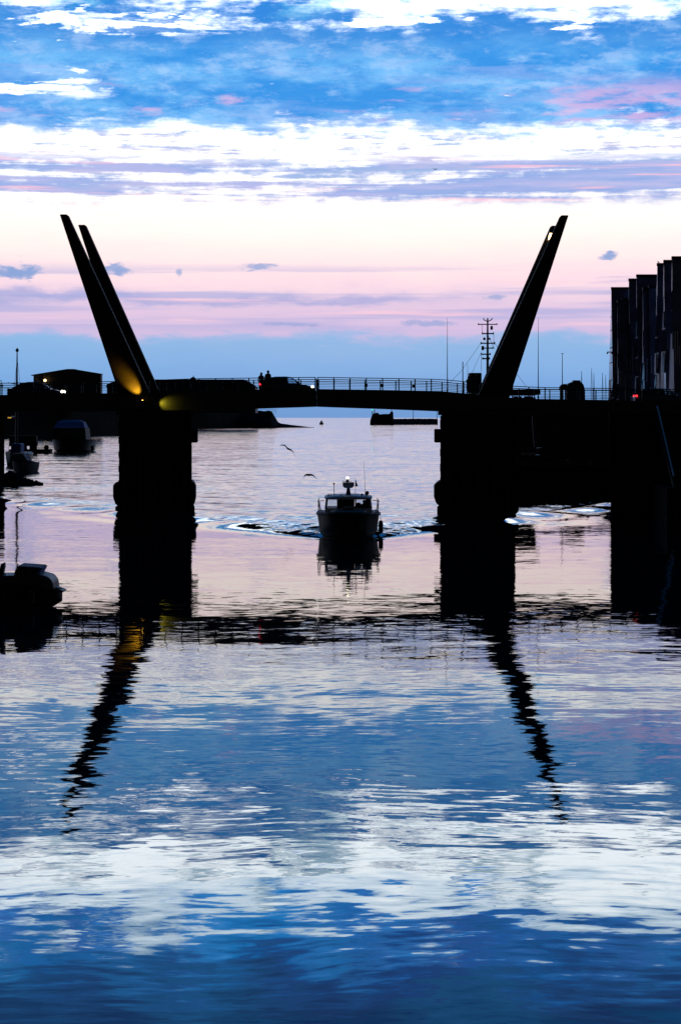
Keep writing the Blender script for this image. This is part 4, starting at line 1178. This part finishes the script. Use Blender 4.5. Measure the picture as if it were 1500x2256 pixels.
# low foredeck trunk with hatch
bm = NB(); loft(bm, [[Vector((x0 - .95, y0 + 1.5, 1.56)), Vector((x0 + .95, y0 + 1.5, 1.56)), Vector((x0 + 1.2, ya - .2, 1.50)), Vector((x0 - 1.2, ya - .2, 1.50))], [Vector((x0 - .75, y0 + 1.75, 1.70)), Vector((x0 + .75, y0 + 1.75, 1.70)), Vector((x0 + 1.1, ya - .2, 1.74)), Vector((x0 - 1.1, ya - .2, 1.74))]]); T.part('foredeck_trunk', bm, M['grey'], cbn)
bm = NB(); box(bm, x0 - .32, x0 + .32, y0 + 2.0, y0 + 2.6, 1.72, 1.80); bevel(bm, .02); T.part('hatch', bm, M['carglass'], cbn)
# window pillars
ztw, zbw = 2.36, 1.775
def bar(p, q_, r, m='white', nm='pillar', par=None): 
    b = NB(); tube(b, [p, q_], r, 6); return T.part(nm, b, M[m], par or cbn)
for fx in (-1.40, -.66, -.38, .30, .46, 1.40):
    bar((x0 + fx, ya + .08, zbw), (x0 + fx * .95, ya + .42, ztw), .045 if abs(fx) < 1.3 else .075, 'grey' if abs(fx) < 1.3 else 'white')
for s in (-1, 1):
    bar((x0 + s * 1.40, ya + 1.3, zbw), (x0 + s * 1.34, ya + 1.4, ztw), .05)
    bar((x0 + s * 1.40, yb2 - .08, zbw), (x0 + s * 1.34, yb2 - .08, ztw), .07)
# panes of the front and the sides
def pane(q_, nm='window_pane', m=None):
    b = NB(); a4 = [b.verts.new(v) for v in q_]
    n_ = (Vector(q_[1]) - Vector(q_[0])).cross(Vector(q_[2]) - Vector(q_[0])).normalized() * .008
    c4 = [b.verts.new(Vector(v) + n_) for v in q_]
    b.faces.new(a4); b.faces.new(c4[::-1])
    for k in range(4): b.faces.new((a4[k], c4[k], c4[(k + 1) % 4], a4[(k + 1) % 4]))
    T.part(nm, b, m or M['glass'], cbn)
for f0, f1 in ((-1.36, -.70), (-.34, .26), (.50, 1.36)):
    pane([(x0 + f0, ya + .09, zbw + .02), (x0 + f1, ya + .09, zbw + .02), (x0 + f1 * .95, ya + .41, ztw), (x0 + f0 * .95, ya + .41, ztw)])
for s in (-1, 1):
    for f0, f1 in ((ya + .3, ya + 1.25), (ya + 1.38, yb2 - .15)):
        pane([(x0 + s * 1.40, f0, zbw + .02), (x0 + s * 1.40, f1, zbw + .02), (x0 + s * 1.345, f1, ztw), (x0 + s * 1.345, f0 + .12, ztw)])
# bulkheads: solid middle (door), open to the sides
bm = NB(); box(bm, x0 - .72, x0 + .40, yb2 - .10, yb2, 1.42, ztw + .02); T.part('aft_door', bm, M['ship'], cbn)
bm = NB(); box(bm, x0 - .66, x0 - .40, ya + .30, ya + .42, zbw, ztw); T.part('front_panel', bm, M['ship'], cbn)
bm = NB(); box(bm, x0 + 1.06, x0 + 1.36, ya + .9, ya + 1.6, zbw - .3, 2.30); bevel(bm, .05); T.part('seat_back', bm, M['rubber'], cbn)
bm = NB(); box(bm, x0 + .35, x0 + 1.36, ya + .45, ya + .8, zbw - .2, 1.86); bevel(bm, .03); T.part('dashboard', bm, M['rubber'], cbn)
bm = NB(); lathe(bm, (x0 + .62, ya + .86, 1.93), [(.17, -.012), (.19, 0), (.17, .012), (.15, 0.0)], 16, 'y'); T.part('steering_wheel', bm, M['rubber'], cbn)
# roof: cambered with a lip
bm = NB(); rings = []
for yy, w, z, cam_ in ((ya + .05, 1.36, 2.40, .10), (ya + .30, 1.47, 2.42, .15), (ya + 1.5, 1.50, 2.45, .17), (yb2 - .2, 1.50, 2.43, .16), (yb2 + .5, 1.42, 2.40, .12)):
    top = [Vector((x0 + w * math.sin(a), yy, z + cam_ * math.cos(a) ** 1.0)) for a in [math.pi / 2 * (j / 5 - 1) for j in range(11)]]
    bot = [Vector((x0 + w * f, yy, z - .07)) for f in (.98, .5, 0, -.5, -.98)]
    rings.append(top + bot)
loft(bm, rings); rf = T.part('roof', bm, M['white'])
for s in (-1, 1):
    bm = NB(); tube(bm, [(x0 + s * 1.1, ya + .5, 2.53), (x0 + s * 1.1, ya + .55, 2.62), (x0 + s * 1.1, yb2 - .6, 2.62), (x0 + s * 1.1, yb2 - .55, 2.53)], .018, 5); T.part('roof_rail', bm, M['rail'], rf)
# mast and radar
zr = 2.58
bm = NB(); loft(bm, [[Vector((x0 - .16, ya + 1.1, zr)), Vector((x0 + .16, ya + 1.1, zr)), Vector((x0 + .16, ya + 1.6, zr)), Vector((x0 - .16, ya + 1.6, zr))], [Vector((x0 - .09, ya + 1.25, zr + .42)), Vector((x0 + .09, ya + 1.25, zr + .42)), Vector((x0 + .09, ya + 1.5, zr + .42)), Vector((x0 - .09, ya + 1.5, zr + .42))]]); mp = T.part('mast_pedestal', bm, M['ship'], rf)
bm = NB(); loft(bm, [[Vector((x0 + a * .24, ya + 1.35 + b * .2, zr + .42)) for a, b in ((-1, -1), (1, -1), (1, 1), (-1, 1))], [Vector((x0 + .0 + a * .36, ya + 1.35 + b * .3, zr + .55)) for a, b in ((-1, -1), (1, -1), (1, 1), (-1, 1))], [Vector((x0 + a * .36, ya + 1.35 + b * .3, zr + .78)) for a, b in ((-1, -1), (1, -1), (1, 1), (-1, 1))]]); bevel(bm, .03); T.part('radar_housing', bm, M['white'], rf)
bm = NB(); lathe(bm, (x0 - .06, ya + 1.3, zr + .79), [(.10, 0), (.10, .10), (.06, .12), (.06, .2)], 8); T.part('lamp_socket', bm, M['ship'], rf)
bm = NB(); tube(bm, [(x0 - .38, ya + 1.3, zr + .84), (x0 + .2, ya + 1.3, zr + .84)], .018, 5); T.part('lamp_bar', bm, M['ship'], rf)
bm = NB(); ball(bm, (x0 - .06, ya + 1.3, zr + 1.05), .085, 10); T.part('masthead_light', bm, M['mastlit'], rf, True)
bm = NB(); prism(bm, [(x0 + .42, zr + .48), (x0 + .60, zr + .52), (x0 + .44, zr + .98)], ya + 1.7, ya + 1.74); T.part('pennant', bm, M['cloth'], rf)
bm = NB(); tube(bm, [(x0 + .44, ya + 1.72, zr - .05), (x0 + .44, ya + 1.72, zr + 1.0)], .012, 5); T.part('pennant_staff', bm, M['rail'], rf)
bm = NB(); tube(bm, [(x0 - .88, ya + 1.0, 2.5), (x0 - .90, ya + 1.0, 3.22)], .022, 5); T.part('aerial', bm, M['rail'], rf)
bm = NB(); lathe(bm, (x0 - .90, ya + 1.0, 3.22), [(.03, 0), (.06, .02), (.06, .09), (.02, .11)], 8); T.part('aerial_head', bm, M['rubber'], rf)
bm = NB(); tube(bm, [(x0 + 1.06, ya + 1.6, 2.5), (x0 + 1.02, ya + 1.6, 3.6), (x0 + .97, ya + 1.6, 4.72)], .016, 5, .006); T.part('whip_aerial', bm, M['rail'], rf)
bm = NB(); lathe(bm, (x0 + 1.16, ya + .6, 2.72), [(.06, -.06), (.125, -.03), (.125, .03), (.06, .08)], 12, 'y'); sl_ = T.part('searchlight', bm, M['rubber'], rf)
bm = NB(); tube(bm, [(x0 + 1.16, ya + .6, 2.48), (x0 + 1.16, ya + .6, 2.62)], .03, 6); T.part('bracket', bm, M['rubber'], sl_)
bm = NB(); ball(bm, (x0 + .84, ya + .6, 2.62), .065, 8); T.part('horn', bm, M['rubber'], rf, True)
for xx in (-1.25, -.45):
    bm = NB(); lathe(bm, (x0 + xx, ya + .7, 2.52), [(.03, 0), (.03, .10), (.045, .11), (.03, .15)], 8); T.part('roof_fitting', bm, M['rubber'], rf)
# guard rails
for s in (-1, 1):
    pts = [(x0 + s * 1.62, y0 + 1.9, 1.56), (x0 + s * 1.80, y0 + 1.95, 2.10), (x0 + s * 1.86, y0 + 2.15, 2.24), (x0 + s * 1.70, y0 + 2.7, 2.28), (x0 + s * 1.50, ya + .3, 2.28)]
    bm = NB(); tube(bm, pts, .022, 6); gr_ = T.part('guard_rail', bm, M['rail'])
    bm = NB(); tube(bm, [(x0 + s * 1.70, y0 + 1.92, 1.88), (x0 + s * 1.84, y0 + 3.2, 1.9), (x0 + s * 1.88, y0 + 6.5, 1.9)], .014, 5); T.part('middle_rail', bm, M['rail'], gr_)
    bm = NB(); tube(bm, [(x0 + s * 1.86, y0 + 2.15, 2.24), (x0 + s * 1.90, y0 + 4, 2.2), (x0 + s * 1.90, y0 + 8.4, 2.15)], .02, 5); T.part('top_rail', bm, M['rail'], gr_)
    for yy, wx in ((2.4, 1.76), (3.4, 1.86), (5.0, 1.90), (6.8, 1.90), (8.4, 1.88)):
        bm = NB(); tube(bm, [(x0 + s * (wx - .02), y0 + yy, 1.44), (x0 + s * wx, y0 + yy, 2.22)], .016, 5); T.part('stanchion', bm, M['rail'], gr_)
# hanging fender on the right
bm = NB(); lathe(bm, (x0 + 2.02, y0 + 4.2, .58), [(.04, -.42), (.14, -.33), (.15, .0), (.14, .30), (.05, .40)], 10); fd = T.part('fender', bm, M['rubber'], None, True)
bm = NB(); tube(bm, [(x0 + 2.02, y0 + 4.2, .9), (x0 + 1.99, y0 + 4.2, 1.5)], .015, 4); T.part('fender_rope', bm, M['rubber'], fd)
person('helmsman standing inside the motorboat cabin behind the right window', (x0 + .98, ya + 1.05, .62), 0.0, 1.62, .02, 'lean')
